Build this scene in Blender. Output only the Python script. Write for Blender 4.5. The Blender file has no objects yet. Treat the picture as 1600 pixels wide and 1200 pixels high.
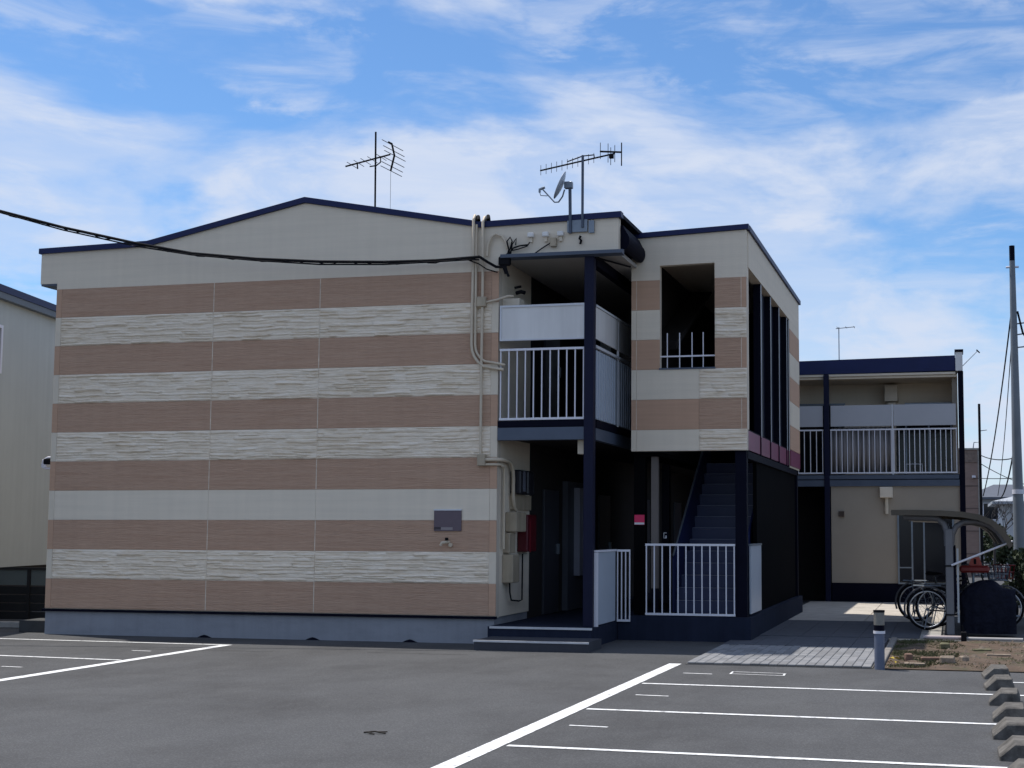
import bpy, math, random
from mathutils import Vector, Matrix
random.seed(7)
sc = bpy.context.scene
C = sc.collection

# ------------------------------------------------------------------ camera
cam = bpy.data.cameras.new('camera'); camo = bpy.data.objects.new('camera', cam); C.objects.link(camo)
R_, U_, B_ = (0.972708, 0.232017, 0.002676), (0.017776, -0.086014, 0.996135), (0.23135, -0.968901, -0.087791)
B_ = (-0.23135*-1, -0.968901, -0.087791)
camo.matrix_world = Matrix(((R_[0], U_[0], B_[0], 13.7675), (R_[1], U_[1], B_[1], -19.2239), (R_[2], U_[2], B_[2], 1.6406), (0, 0, 0, 1)))
cam.sensor_width = 36; cam.lens = 2180.59/1600*36
cam.shift_x = -(968.38-800)/1600; cam.shift_y = (634.96-600)/1600
cam.clip_start = .1; cam.clip_end = 6000
sc.camera = camo

# ------------------------------------------------------------------ world, sun, exposure
SUNV = Vector((-2.5, .92, 6.15)).normalized()          # towards the sun: left and a little behind the house
elev = math.asin(SUNV.z); azim = math.atan2(SUNV.x, SUNV.y)
world = bpy.data.worlds.new('World'); sc.world = world; world.use_nodes = True
nt = world.node_tree; N = nt.nodes; L = nt.links; N.clear()
def wn(t, **k):
    n = N.new(t)
    for a, b in k.items(): setattr(n, a, b)
    return n
def wmath(op, a, b=None, c=None):
    n = wn('ShaderNodeMath', operation=op)
    for i, v in enumerate((a, b, c)):
        if v is None: continue
        if isinstance(v, (int, float)): n.inputs[i].default_value = v
        else: L.new(v, n.inputs[i])
    return n.outputs[0]
sky = wn('ShaderNodeTexSky', sky_type='NISHITA'); sky.sun_disc = False
sky.sun_elevation = elev; sky.sun_rotation = azim; sky.altitude = 20; sky.air_density = 1.0; sky.dust_density = .05; sky.ozone_density = 1.6
tc = wn('ShaderNodeTexCoord')
sep = wn('ShaderNodeSeparateXYZ'); L.new(tc.outputs['Generated'], sep.inputs[0])
az = wmath('ARCTAN2', sep.outputs[0], sep.outputs[1]); el = wmath('ARCSINE', sep.outputs[2]); elc = wmath('SUBTRACT', el, .035)
TILT = .02
def cloudnoise(sa, se, off, detail, rough, dist):
    cb = wn('ShaderNodeCombineXYZ')
    L.new(wmath('MULTIPLY', az, sa), cb.inputs[0]); L.new(wmath('MULTIPLY_ADD', az, se*TILT, wmath('MULTIPLY', elc, se)), cb.inputs[1]); cb.inputs[2].default_value = off
    n = wn('ShaderNodeTexNoise'); n.inputs['Scale'].default_value = 1; n.inputs['Detail'].default_value = detail
    n.inputs['Roughness'].default_value = rough; n.inputs['Distortion'].default_value = dist
    L.new(cb.outputs[0], n.inputs['Vector']); return n.outputs['Fac']
def ramp(v, a, b):
    n = wn('ShaderNodeMapRange', interpolation_type='SMOOTHSTEP'); L.new(v, n.inputs[0])
    n.inputs[1].default_value = a; n.inputs[2].default_value = b; return n.outputs[0]
c1 = ramp(cloudnoise(2.7, 7.5, 3.7, 9, .55, .30), .41, .53)
c2 = ramp(cloudnoise(6.0, 40, 9.1, 6, .6, .5), .30, .75)
c3 = ramp(cloudnoise(8, 22, 21.3, 9, .60, .35), .43, .58)
cf = wmath('MULTIPLY', c1, wmath("ADD", .47, wmath('ADD', wmath('MULTIPLY', c2, .22), wmath('MULTIPLY', c3, .30))))
cf = wmath('MAXIMUM', cf, wmath('MULTIPLY', c3, wmath('MULTIPLY', c2, .62)))
low = ramp(el, .12, .03)          # low cumulus along the skyline
cl = ramp(cloudnoise(14, 26, 5.5, 8, .55, .2), .40, .54)
cf = wmath('MINIMUM', wmath('MAXIMUM', cf, wmath('MULTIPLY', low, wmath('MULTIPLY', cl, .9))), .95)
mix = wn('ShaderNodeMixRGB'); L.new(cf, mix.inputs[0])
tint = wn('ShaderNodeMixRGB', blend_type='MULTIPLY'); tint.inputs[0].default_value = 1; L.new(sky.outputs[0], tint.inputs[1]); tint.inputs[2].default_value = (.66, .89, 1.12, 1)
L.new(tint.outputs[0], mix.inputs[1]); mix.inputs[2].default_value = (5.3, 5.85, 7.0, 1)
bg = wn('ShaderNodeBackground'); bg.inputs[1].default_value = .108
L.new(mix.outputs[0], bg.inputs[0])
wo = wn('ShaderNodeOutputWorld'); L.new(bg.outputs[0], wo.inputs[0])

sun = bpy.data.lights.new('sun', 'SUN'); suno = bpy.data.objects.new('sun', sun); C.objects.link(suno)
sun.energy = 3.9; sun.angle = math.radians(.5); sun.color = (1, .955, .89)
suno.rotation_euler = SUNV.to_track_quat('Z', 'Y').to_euler(); suno.location = (-20, 8, 40)
vs = sc.view_settings; vs.view_transform = 'Standard'; vs.look = 'None'; vs.gamma = 1; vs.exposure = .25; vs.use_curve_mapping = False
sc.cycles.max_bounces = 5; sc.cycles.diffuse_bounces = 3; sc.cycles.glossy_bounces = 2; sc.cycles.caustics_reflective = False; sc.cycles.caustics_refractive = False; sc.cycles.use_denoising = True

# ------------------------------------------------------------------ materials
MATS = {}
def M(name, col, rough=.65, var=.10, vs_=2.0, bump=0, bs=30, stretch=(1, 1, 1), metal=0, spec=.4, col2=None, c2s=4, c2a=.45, c2b=.7, c2st=None, detail=6, bdist=.01, streak=0):
    if name in MATS: return MATS[name]
    m = bpy.data.materials.new(name); m.use_nodes = True; n = m.node_tree.nodes; l = m.node_tree.links
    p = n['Principled BSDF']; p.inputs['Roughness'].default_value = rough; p.inputs['Metallic'].default_value = metal
    p.inputs['Specular IOR Level'].default_value = spec
    g = n.new('ShaderNodeNewGeometry')
    def noise(scale, st, det=detail, r=.6):
        mp = n.new('ShaderNodeVectorMath'); mp.operation = 'MULTIPLY'; l.new(g.outputs['Position'], mp.inputs[0]); mp.inputs[1].default_value = st
        t = n.new('ShaderNodeTexNoise'); t.inputs['Scale'].default_value = scale; t.inputs['Detail'].default_value = det; t.inputs['Roughness'].default_value = r
        l.new(mp.outputs[0], t.inputs['Vector']); return t.outputs['Fac']
    f = noise(vs_, stretch)
    mr = n.new('ShaderNodeMapRange'); l.new(f, mr.inputs[0]); mr.inputs[1].default_value = .25; mr.inputs[2].default_value = .75; mr.inputs[3].default_value = 1-var; mr.inputs[4].default_value = 1+var
    base = n.new('ShaderNodeRGB'); base.outputs[0].default_value = (*col, 1); src = base.outputs[0]
    if col2:
        f2 = noise(c2s, c2st or stretch, 8, .65); mr2 = n.new('ShaderNodeMapRange'); l.new(f2, mr2.inputs[0]); mr2.inputs[1].default_value = c2a; mr2.inputs[2].default_value = c2b
        mx = n.new('ShaderNodeMixRGB'); l.new(mr2.outputs[0], mx.inputs[0]); l.new(src, mx.inputs[1]); mx.inputs[2].default_value = (*col2, 1); src = mx.outputs[0]
    ml = n.new('ShaderNodeVectorMath'); ml.operation = 'MULTIPLY'; l.new(src, ml.inputs[0]); l.new(mr.outputs[0], ml.inputs[1])
    out = ml.outputs[0]
    if streak:
        f3 = noise(1, (7, 7, .35), 5, .6); m4 = n.new('ShaderNodeMapRange'); l.new(f3, m4.inputs[0]); m4.inputs[1].default_value = .35; m4.inputs[2].default_value = .7; m4.inputs[3].default_value = 1+streak*.4; m4.inputs[4].default_value = 1-streak
        ms = n.new('ShaderNodeVectorMath'); ms.operation = 'MULTIPLY'; l.new(out, ms.inputs[0]); l.new(m4.outputs[0], ms.inputs[1]); out = ms.outputs[0]
    l.new(out, p.inputs['Base Color'])
    if bump:
        b = n.new('ShaderNodeBump'); b.inputs['Strength'].default_value = bump; b.inputs['Distance'].default_value = bdist
        l.new(noise(bs, stretch), b.inputs['Height']); l.new(b.outputs[0], p.inputs['Normal'])
    MATS[name] = m; return m

NAVY = M('navy_paint', (.010, .017, .075), .5, .12, 3, spec=.25)
NAVYP = M('navy_post_paint', (.0045, .006, .026), .55, .12, 3, spec=.2)
NAVYD = M('dark_navy_paint', (.0035, .004, .012), .7, .15, 3, spec=.08)
STEELBL = M('blue_grey_paint', (.075, .095, .135), .5, .12, 3)
BEIGE = M('beige_siding', (.75, .655, .525), .8, .05, 1.2, bump=.25, bs=9, stretch=(.5, .5, 12), streak=.035)
BROWN = M('brown_siding', (.505, .33, .23), .82, .10, 6, bump=1.0, bs=6, stretch=(.9, .9, 11), streak=.035, bdist=.015, col2=(.43, .262, .175), c2s=2.2, c2st=(.4, .4, 14), c2a=.42, c2b=.72)
BROWNB = M('brown_siding_plain', (.515, .325, .22), .82, .06, 3, streak=.03, bump=.15, bs=5, stretch=(.35, .35, 9))
TRIM = M('corner_trim', (.70, .61, .485), .75, .06, 2)
JOINT = M('joint_backing', (.62, .54, .44), .9, .05, 2)
FOUND = M('foundation_paint', (.265, .275, .305), .75, .08, 1.5, bump=.3, bs=30, streak=.07, col2=(.235, .245, .27), c2s=2.2, c2st=(1, 1, 3))
WHITE = M('white_aluminium', (.62, .63, .66), .35, .04, 2)
PANELW = M('white_panel', (.70, .68, .66), .4, .05, 1.5, streak=.10)
PANELG = M('grey_polycarbonate', (.43, .475, .54), .35, .05, 2)
RAILW = M('white_rail_paint', (.72, .71, .76), .4, .03, 3)
DARK = M('dark_interior', (.004, .004, .005), .95, .2, 2, spec=.03)  # near-black colour stands in for deep shade inside
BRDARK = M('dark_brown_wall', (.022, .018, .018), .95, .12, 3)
CONC = M('concrete', (.36, .345, .32), .9, .16, 3, bump=.4, bs=40, col2=(.25, .24, .225), c2s=5)
STEPC = M('step_concrete', (.045, .047, .058), .85, .15, 4, bump=.3, bs=40)
NOSE = M('step_nosing', (.55, .55, .56), .6, .15, 8)
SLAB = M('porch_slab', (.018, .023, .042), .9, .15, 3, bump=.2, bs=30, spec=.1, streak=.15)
MAROON = M('maroon_panel', (.20, .02, .075), .35, .12, 3)
GLASSD = M('dark_window_glass', (.008, .009, .014), .12, .1, 1, spec=.3)
PIPEC = M('cream_conduit', (.58, .49, .37), .5, .08, 4)
BOXC = M('cream_box', (.43, .355, .255), .6, .14, 4, streak=.2)
BLACKR = M('black_rubber', (.009, .009, .011), .85, .2, 5, spec=.12)
GALV = M('galvanised_steel', (.20, .23, .27), .4, .15, 6, metal=.6)
CURT = M('curtain_cloth', (.27, .25, .25), .9, .08, 3)
def stone():
    m = bpy.data.materials.new('split_stone_siding'); m.use_nodes = True; n = m.node_tree.nodes; l = m.node_tree.links
    p = n['Principled BSDF']; p.inputs['Roughness'].default_value = .9; p.inputs['Specular IOR Level'].default_value = .25
    g = n.new('ShaderNodeNewGeometry')
    def tex(st, sc_, det, r, dist=0):
        v = n.new('ShaderNodeVectorMath'); v.operation = 'MULTIPLY'; l.new(g.outputs['Position'], v.inputs[0]); v.inputs[1].default_value = st
        t = n.new('ShaderNodeTexNoise'); t.inputs['Scale'].default_value = sc_; t.inputs['Detail'].default_value = det; t.inputs['Roughness'].default_value = r; t.inputs['Distortion'].default_value = dist
        l.new(v.outputs[0], t.inputs['Vector']); return t.outputs['Fac']
    def mth(op, a, b):
        k = n.new('ShaderNodeMath'); k.operation = op
        for i, v in enumerate((a, b)):
            if isinstance(v, (int, float)): k.inputs[i].default_value = v
            else: l.new(v, k.inputs[i])
        return k.outputs[0]
    a = tex((3.0, 3.0, 22), 1, 6, .6, .25); w = tex((.7, .7, 1.6), 1, 4, .55)
    h = mth('ADD', mth('MULTIPLY', a, .75), mth('MULTIPLY', w, .25))
    cr = n.new('ShaderNodeValToRGB'); l.new(h, cr.inputs[0]); e = cr.color_ramp.elements
    e[0].position = .28; e[0].color = (.58, .475, .355, 1); e[1].position = .68; e[1].color = (.90, .80, .67, 1)
    x = e.new(.44); x.color = (.775, .655, .51, 1)
    l.new(cr.outputs[0], p.inputs['Base Color'])
    bp = n.new('ShaderNodeBump'); bp.inputs['Strength'].default_value = .5; bp.inputs['Distance'].default_value = .012
    l.new(tex((9, 9, 60), 1, 5, .65), bp.inputs['Height']); l.new(bp.outputs[0], p.inputs['Normal'])
    return m
STONE = stone()

# ------------------------------------------------------------------ mesh helpers
WL = {}
class MB:
    def __init__(s): s.v = []; s.f = []; s.sm = []
    def add(s, vs_, fs, smooth=False):
        o = len(s.v); s.v += [tuple(v) for v in vs_]; s.f += [tuple(i+o for i in f) for f in fs]; s.sm += [smooth]*len(fs); return s
    def box(s, x0, x1, y0, y1, z0, z1, bev=0):
        if x0 > x1: x0, x1 = x1, x0
        if y0 > y1: y0, y1 = y1, y0
        if z0 > z1: z0, z1 = z1, z0
        if bev:
            b = bev; vs_ = []
            X, Y, Z = (x0, x1), (y0, y1), (z0, z1); sg = (1, -1)
            idx = {}
            for i in (0, 1):
                for j in (0, 1):
                    for k in (0, 1):
                        p = (X[i], Y[j], Z[k]); d = (sg[i]*b, sg[j]*b, sg[k]*b)
                        for a in range(3):
                            q = [p[t]+(d[t] if t != a else 0) for t in range(3)]
                            idx[(i, j, k, a)] = len(vs_); vs_.append(q)
            fs = []
            g = lambda i, j, k, a: idx[(i, j, k, a)]
            for i in (0, 1):
                fs.append([g(i, 0, 0, 0), g(i, 1, 0, 0), g(i, 1, 1, 0), g(i, 0, 1, 0)]); fs.append([g(0, i, 0, 1), g(1, i, 0, 1), g(1, i, 1, 1), g(0, i, 1, 1)]); fs.append([g(0, 0, i, 2), g(1, 0, i, 2), g(1, 1, i, 2), g(0, 1, i, 2)])
                for j in (0, 1):
                    fs.append([g(i, j, 0, 0), g(i, j, 1, 0), g(i, j, 1, 1), g(i, j, 0, 1)])
                    fs.append([g(i, 0, j, 0), g(i, 1, j, 0), g(i, 1, j, 2), g(i, 0, j, 2)])
                    fs.append([g(0, i, j, 1), g(1, i, j, 1), g(1, i, j, 2), g(0, i, j, 2)])
                    for k in (0, 1): fs.append([g(i, j, k, 0), g(i, j, k, 1), g(i, j, k, 2)])
            return s.add(vs_, fs)
        vs_ = [(x, y, z) for z in (z0, z1) for x, y in ((x0, y0), (x1, y0), (x1, y1), (x0, y1))]
        return s.add(vs_, [(3, 2, 1, 0), (4, 5, 6, 7), (0, 1, 5, 4), (1, 2, 6, 5), (2, 3, 7, 6), (3, 0, 4, 7)])
    def prism(s, pts, axis, a, b):
        """pts: 2D polygon; axis 'y' -> pts are (x,z); 'x' -> (y,z); 'z' -> (x,y)"""
        mk = {'y': lambda p, t: (p[0], t, p[1]), 'x': lambda p, t: (t, p[0], p[1]), 'z': lambda p, t: (p[0], p[1], t)}[axis]
        n = len(pts); vs_ = [mk(p, a) for p in pts]+[mk(p, b) for p in pts]
        return s.add(vs_, [tuple(range(n)), tuple(range(2*n-1, n-1, -1))]+[(i, i+n, (i+1) % n+n, (i+1) % n) for i in range(n)])
    def tube(s, pts, r, seg=8, r2=None, cap=True):
        P = [Vector(p) for p in pts]; n = len(P); rings = []; prev = None
        for i, p in enumerate(P):
            t = (P[min(i+1, n-1)]-P[max(i-1, 0)]).normalized()
            if prev is None:
                a = Vector((0, 0, 1)) if abs(t.z) < .9 else Vector((1, 0, 0)); u = t.cross(a).normalized()
            else: u = (prev-t*prev.dot(t)).normalized()
            prev = u; w = t.cross(u); rr = r if r2 is None else r+(r2-r)*i/max(1, n-1)
            rings.append([p+(u*math.cos(k*2*math.pi/seg)+w*math.sin(k*2*math.pi/seg))*rr for k in range(seg)])
        vs_ = [v for rg in rings for v in rg]; fs = []
        for i in range(n-1):
            for k in range(seg): fs.append((i*seg+k, i*seg+(k+1) % seg, (i+1)*seg+(k+1) % seg, (i+1)*seg+k))
        s.add(vs_, fs, True)
        if cap: s.add(rings[0], [tuple(range(seg))[::-1]]); s.add(rings[-1], [tuple(range(seg))])
        return s
    def torus(s, c, R, r, seg=32, sg=8, axis='y'):
        vs_ = []
        for i in range(seg):
            a = 2*math.pi*i/seg
            for k in range(sg):
                b = 2*math.pi*k/sg; q = R+r*math.cos(b)
                l = (q*math.cos(a), r*math.sin(b), q*math.sin(a))
                vs_.append((c[0]+l[0], c[1]+l[1], c[2]+l[2]))
        fs = [(i*sg+k, ((i+1) % seg)*sg+k, ((i+1) % seg)*sg+(k+1) % sg, i*sg+(k+1) % sg) for i in range(seg) for k in range(sg)]
        return s.add(vs_, fs, True)
    def cyl(s, c, r, z0, z1, seg=16, r2=None): return s.tube([(c[0], c[1], z0), (c[0], c[1], z1)], r, seg, r2)
    def build(s, name, mat, parent=None, **tags):
        vs_ = s.v; lo = [min(v[i] for v in vs_) for i in range(3)]; hi = [max(v[i] for v in vs_) for i in range(3)]
        og = Vector(((lo[0]+hi[0])/2, (lo[1]+hi[1])/2, lo[2]))
        me = bpy.data.meshes.new(name); me.from_pydata([tuple(Vector(v)-og) for v in vs_], [], s.f)
        me.polygons.foreach_set('use_smooth', s.sm); me.materials.append(mat); me.validate(); me.update()
        import bmesh
        bm = bmesh.new(); bm.from_mesh(me); bmesh.ops.recalc_face_normals(bm, faces=bm.faces); bm.to_mesh(me); bm.free()
        return link(name, me, og, parent, **tags)
def link(name, me, og, parent=None, **tags):
    o = bpy.data.objects.new(name, me); C.objects.link(o); o.location = og; WL[o.name] = Vector(og)
    if parent is not None:
        o.parent = parent; o.matrix_parent_inverse = Matrix.Translation(-WL[parent.name])
    tag(o, **tags); return o
def tag(o, label=None, cat=None, group=None, kind=None):
    for k, v in (('label', label), ('category', cat), ('group', group), ('kind', kind)):
        if v: o[k] = v
    return o
def empty(name, loc, label, cat, group=None):
    o = bpy.data.objects.new(name, None); C.objects.link(o); o.location = loc; WL[o.name] = Vector(loc); o.empty_display_size = .2
    return tag(o, label, cat, group)
def copy_tree(o, parent=None):
    c = o.copy(); C.objects.link(c); c.parent = parent
    for ch in list(o.children): copy_tree(ch, c)
    return c
def box(name, mat, parent, x0, x1, y0, y1, z0, z1, bev=0, **t): return MB().box(x0, x1, y0, y1, z0, z1, bev).build(name, mat, parent, **t)
def arc(c, r, a0, a1, n, plane='xz', k=0):
    out = []
    for i in range(n+1):
        a = math.radians(a0+(a1-a0)*i/n); u, v = c[0]+r*math.cos(a), c[1]+r*math.sin(a)
        out.append((u, k, v) if plane == 'xz' else (k, u, v))
    return out
def railing(parent, p0, p1, z0, z1, n, mat=None, r=.011, name='railing', ends=True, rail=.02):
    """top and bottom rail from p0 to p1 (plan points) with n balusters"""
    mat = mat or RAILW; r = min(r, .0085); d = (Vector(p1)-Vector(p0)); m = MB()
    al = abs(d.x) > abs(d.y)
    rl = None
    for z in (z0+rail, z1-rail):
        m = MB()
        if al: m.box(p0[0], p1[0], p0[1]-rail*.8, p0[1]+rail*.8, z-rail*.8, z+rail*.8)
        else: m.box(p0[0]-rail*.8, p0[0]+rail*.8, p0[1], p1[1], z-rail*.8, z+rail*.8)
        if rl is None: rl = m.build(name, mat, parent)
        else: m.build('top_rail', mat, rl)
    me = None
    for i in range(n):
        t = (i+.12)/(n-.76); x, y = p0[0]+d.x*t, p0[1]+d.y*t
        if me is None:
            b = MB().box(x-r, x+r, y-r, y+r, z0+rail*1.8, z1-rail*1.8).build('baluster', mat, rl); me = b.data
        else: link('baluster', me, (x, y, z0+rail*1.8), rl)
    return rl

S = .455; ZB = .40
def zb(k): return ZB+S*k
SEG = {}
def panel(parent, x0, x1, z0, z1, y, mat, name='siding_panel', face='y'):
    """one siding board, 16 mm proud of the wall behind it, chamfered edges; face 'y' looks to -Y, 'x' looks to +X"""
    g = .0012; key = (round(x1-x0, 3), round(z1-z0, 3), mat.name, face)
    if face == 'y':
        og = ((x0+x1)/2, y-.008, z0+g)
        if key not in SEG:
            o = MB().box(x0+g, x1-g, y-.016, y-.0005, z0+g, z1-g, .002).build(name, mat, parent); SEG[key] = o.data; return o
    else:
        og = (y+.008, (x0+x1)/2, z0+g)
        if key not in SEG:
            o = MB().box(y+.0005, y+.016, x0+g, x1-g, z0+g, z1-g, .004).build(name, mat, parent); SEG[key] = o.data; return o
    ref = SEG[key]; return link(name, ref, og, parent)

from mathutils import noise as mnoise
def stone_panel(parent, x0, x1, z0, z1, y, name='siding_panel'):
    """split-face board: thin courses of stones with their own depth, all moulded in one board"""
    rnd = random.Random(int(x0*1000)+int(z0*7919)); W, H = x1-x0-.002, z1-z0-.002; nx, nz = max(12, int(W/.022)), 60
    edges = [0]
    while edges[-1] < H: edges.append(edges[-1]+rnd.uniform(.026, .062))
    crs = []
    for c in range(len(edges)+2):
        q, st_ = -rnd.uniform(0, .4), []
        while q < W+.4: L_ = rnd.uniform(.12, .62); st_.append((q, q+L_, rnd.uniform(0, 1)**1.5*.028, rnd.uniform(-.5, .5))); q += L_
        crs.append(st_)
    import bisect
    starts = [[t[0] for t in st_] for st_ in crs]
    vs_ = []
    for j in range(nz+1):
        zz = H*j/nz
        for i in range(nx+1):
            xx = W*i/nx; zw = zz+0.022*mnoise.noise(((x0+xx)*2.2, z0*9+zz*3, 1.7))+.007*mnoise.noise(((x0+xx)*9, zz*10, 5)); zw = min(max(zw, .0), H)
            c = max(0, bisect.bisect_right(edges, zw)-1); a, b = edges[c], edges[min(c+1, len(edges)-1)] if c+1 < len(edges) else H
            v = (zw-a)/max(b-a, .004); k = max(0, bisect.bisect_right(starts[c], xx)-1); t = crs[c][k]
            u = min(xx-t[0], t[1]-xx); sh_ = min(1, max(0, u)/.025)*min(1, min(v, 1-v)/.22)
            h = (t[2]*(1+t[3]*(v-.5)*2)+.004)*sh_+.0045*mnoise.noise(((x0+xx)*14, (z0+zz)*55, 2))
            e = min(1, i/1.0, (nx-i)/1.0, j/2.0, (nz-j)/2.0)
            vs_.append((x0+.001+xx, y-.012-max(0, h)*e, z0+.001+zz))
    n0 = len(vs_); fs = [(j*(nx+1)+i, j*(nx+1)+i+1, (j+1)*(nx+1)+i+1, (j+1)*(nx+1)+i) for j in range(nz) for i in range(nx)]
    cs = [0, nx, nz*(nx+1)+nx, nz*(nx+1)]; vs_ += [(vs_[k][0], y-.0005, vs_[k][2]) for k in cs]
    for k in range(4): a, b = cs[k], cs[(k+1) % 4]; fs.append((b, a, n0+k, n0+(k+1) % 4))
    fs.append((n0+3, n0+2, n0+1, n0)); m = MB(); m.add(vs_, fs, True)
    return m.build(name, STONE, parent)
# ------------------------------------------------------------------ ground
def asphalt_mat():
    m = M('asphalt', (.084, .0845, .087), .9, .22, 90, bump=.5, bs=140, col2=(.058, .057, .058), c2s=.5, c2a=.42, c2b=.68, bdist=.006)
    n = m.node_tree.nodes; l = m.node_tree.links; p = n['Principled BSDF']; src = p.inputs['Base Color'].links[0].from_socket
    g = n.new('ShaderNodeNewGeometry')
    # pale scuffs and dust drawn out along the driving direction
    v = n.new('ShaderNodeVectorMath'); v.operation = 'MULTIPLY'; v.inputs[1].default_value = (1.1, .45, 1); l.new(g.outputs['Position'], v.inputs[0])
    t = n.new('ShaderNodeTexNoise'); t.inputs['Scale'].default_value = 1.6; t.inputs['Detail'].default_value = 9; t.inputs['Roughness'].default_value = .68; l.new(v.outputs[0], t.inputs['Vector'])
    r = n.new('ShaderNodeMapRange'); l.new(t.outputs['Fac'], r.inputs[0]); r.inputs[1].default_value = .46; r.inputs[2].default_value = .72; r.inputs[4].default_value = .55
    mx = n.new('ShaderNodeMixRGB'); l.new(r.outputs[0], mx.inputs[0]); l.new(src, mx.inputs[1]); mx.inputs[2].default_value = (.106, .106, .107, 1)
    # small dark oil spots
    t2 = n.new('ShaderNodeTexNoise'); t2.inputs['Scale'].default_value = 2.3; t2.inputs['Detail'].default_value = 5; l.new(g.outputs['Position'], t2.inputs['Vector'])
    r2 = n.new('ShaderNodeMapRange'); l.new(t2.outputs['Fac'], r2.inputs[0]); r2.inputs[1].default_value = .70; r2.inputs[2].default_value = .76; r2.inputs[4].default_value = .7
    m2 = n.new('ShaderNodeMixRGB'); l.new(r2.outputs[0], m2.inputs[0]); l.new(mx.outputs[0], m2.inputs[1]); m2.inputs[2].default_value = (.05, .05, .052, 1)
    # aggregate speckle
    t3 = n.new('ShaderNodeTexVoronoi'); t3.inputs['Scale'].default_value = 55; l.new(g.outputs['Position'], t3.inputs['Vector'])
    r3 = n.new('ShaderNodeMapRange'); l.new(t3.outputs['Distance'], r3.inputs[0]); r3.inputs[1].default_value = .0; r3.inputs[2].default_value = .55; r3.inputs[3].default_value = 1.38; r3.inputs[4].default_value = .78
    m3 = n.new('ShaderNodeVectorMath'); m3.operation = 'MULTIPLY'; l.new(m2.outputs[0], m3.inputs[0]); l.new(r3.outputs[0], m3.inputs[1])
    l.new(m3.outputs[0], p.inputs['Base Color']); return m
ASPH = asphalt_mat()
ground = MB().add([(-900, -400, 0), (900, -400, 0), (900, 1500, 0), (-900, 1500, 0)], [(0, 1, 2, 3)]).build('ground', ASPH, kind='structure')
PAINT = M('worn_white_paint', (.80, .80, .79), .7, .05, 5, col2=(.22, .22, .22), c2s=14, c2a=.51, c2b=.70, bump=.2, bs=100)
def line(x0, y0, x1, y1, w, z=.004, name='parking_line'):
    d = Vector((x1-x0, y1-y0)); n = Vector((-d.y, d.x)).normalized()*w/2; k = max(2, int(d.length/.12)); a, b = [], []
    for i in range(k+1):
        t = i/k; jx = random.uniform(-.004, .004); p = Vector((x0, y0))+d*t
        a.append((p.x+n.x*(1+jx*8), p.y+n.y*(1+jx*8), z)); b.append((p.x-n.x*(1-jx*6), p.y-n.y*(1-jx*6), z))
    m = MB().add(a+b, [(i, i+1, k+2+i, k+1+i) for i in range(k)])
    return m.build(name, PAINT, ground)
line(10.42, -2.22, 10.27, -13.5, .155)
for yy, x0, x1, dy in ((-4.47, 10.50, 17, -.10), (-6.68, 10.47, 17, -.10), (-8.93, 10.44, 17, -.10), (-11.2, 10.4, 17, -.10)):
    line(x0, yy, x1, yy+dy*(x1-x0)/3.6*1.05, .075, .0045)
line(3.77, -1.13, 3.70, -11.5, .15)
line(-6, -.78, 3.72, -1.16, .075, .0045); line(-6, -2.75, 3.64, -3.56, .075, .0045)
line(-6, -5.2, 3.62, -5.85, .075, .0045)
for x, y in ((10.72, -3.30), (10.66, -5.50), (10.60, -7.75), (3.0, -2.3), (2.75, -4.62)):
    line(x, y, x+(.34 if x > 5 else .30), y-.03, .04)
line(14.25, -3.35, 17, -3.42, .06)
# drain cover frame in the first bay
for a in ((11.25, -3.0, 11.87, -3.06), (11.27, -3.24, 11.88, -3.30), (11.25, -2.98, 11.26, -3.26), (11.86, -3.04, 11.87, -3.32)):
    line(*a, .025, .004, 'worn_frame_line')
TAR = M('tar_joint', (.035, .034, .034), .8, .2, 9)
for x0, x1, y in ((6.15, 7.55, -1.72), (2.9, 4.9, -1.98)):
    k = 30; a = [(x0+(x1-x0)*i/k, y+.012*math.sin(i*.9)+random.uniform(-.004, .004), .003) for i in range(k+1)]; b = [(p[0], p[1]-.014-random.uniform(0, .010), .003) for p in a]
    MB().add(a+b, [(i, i+1, k+2+i, k+1+i) for i in range(k)]).build('tar_joint', TAR, ground)
# a dead twig lying on the asphalt
tw = MB().tube([(9.13, -8.62, .012), (9.22, -8.60, .02), (9.32, -8.63, .012)], .007, 5).tube([(9.20, -8.60, .018), (9.27, -8.55, .012), (9.30, -8.54, .012)], .005, 5).tube([(9.16, -8.61, .012), (9.24, -8.67, .01)], .006, 5)
tw.build('twig', M('twig_bark', (.03, .025, .02), .9), label='small dark broken twig lying alone on the open asphalt', cat='twig')

# concrete yard between the tower and the rear wing, paving strip, bare earth strip
YARD = M('yard_concrete', (.50, .455, .395), .9, .12, 2.5, bump=.2, bs=30, col2=(.40, .36, .31), c2s=2)
yard = MB().box(10.6, 13.55, 2.2, 12.55, -.05, .03).build('yard_slab', JOINT, kind='structure')
SHADOWPAVE = M('shadow_toned_paving', (.075, .080, .095), .9, .2, 6, bump=.3, bs=50)  # dark colour stands in for the tower's shadow on this ground
for k in range(6):
    for j in range(4): box('shadow_slab', SHADOWPAVE, yard, 10.6+k*.44+.003, 10.6+(k+1)*.44-.003, 2.2+j*.93+.003, 2.2+(j+1)*.93-.003, .0305, .042)
box('kerb_strip', CONC, yard, 13.245, 13.546, 2.204, 5.91, .0305, .044)
for y0, y1 in ((5.93, 8.0), (8.01, 10.2), (10.21, 12.55)):
    for x0, x1 in ((10.6, 12.2), (12.21, 13.55)): box('concrete_slab', YARD, yard, x0+.004, x1-.004, y0+.004, y1-.004, .0305, .042)
pav = MB().box(10.55, 12.80, -2.25, 2.19, -.05, .010).build('paving_strip', M('paving_joint', (.12, .115, .11), .95), kind='structure')
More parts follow.
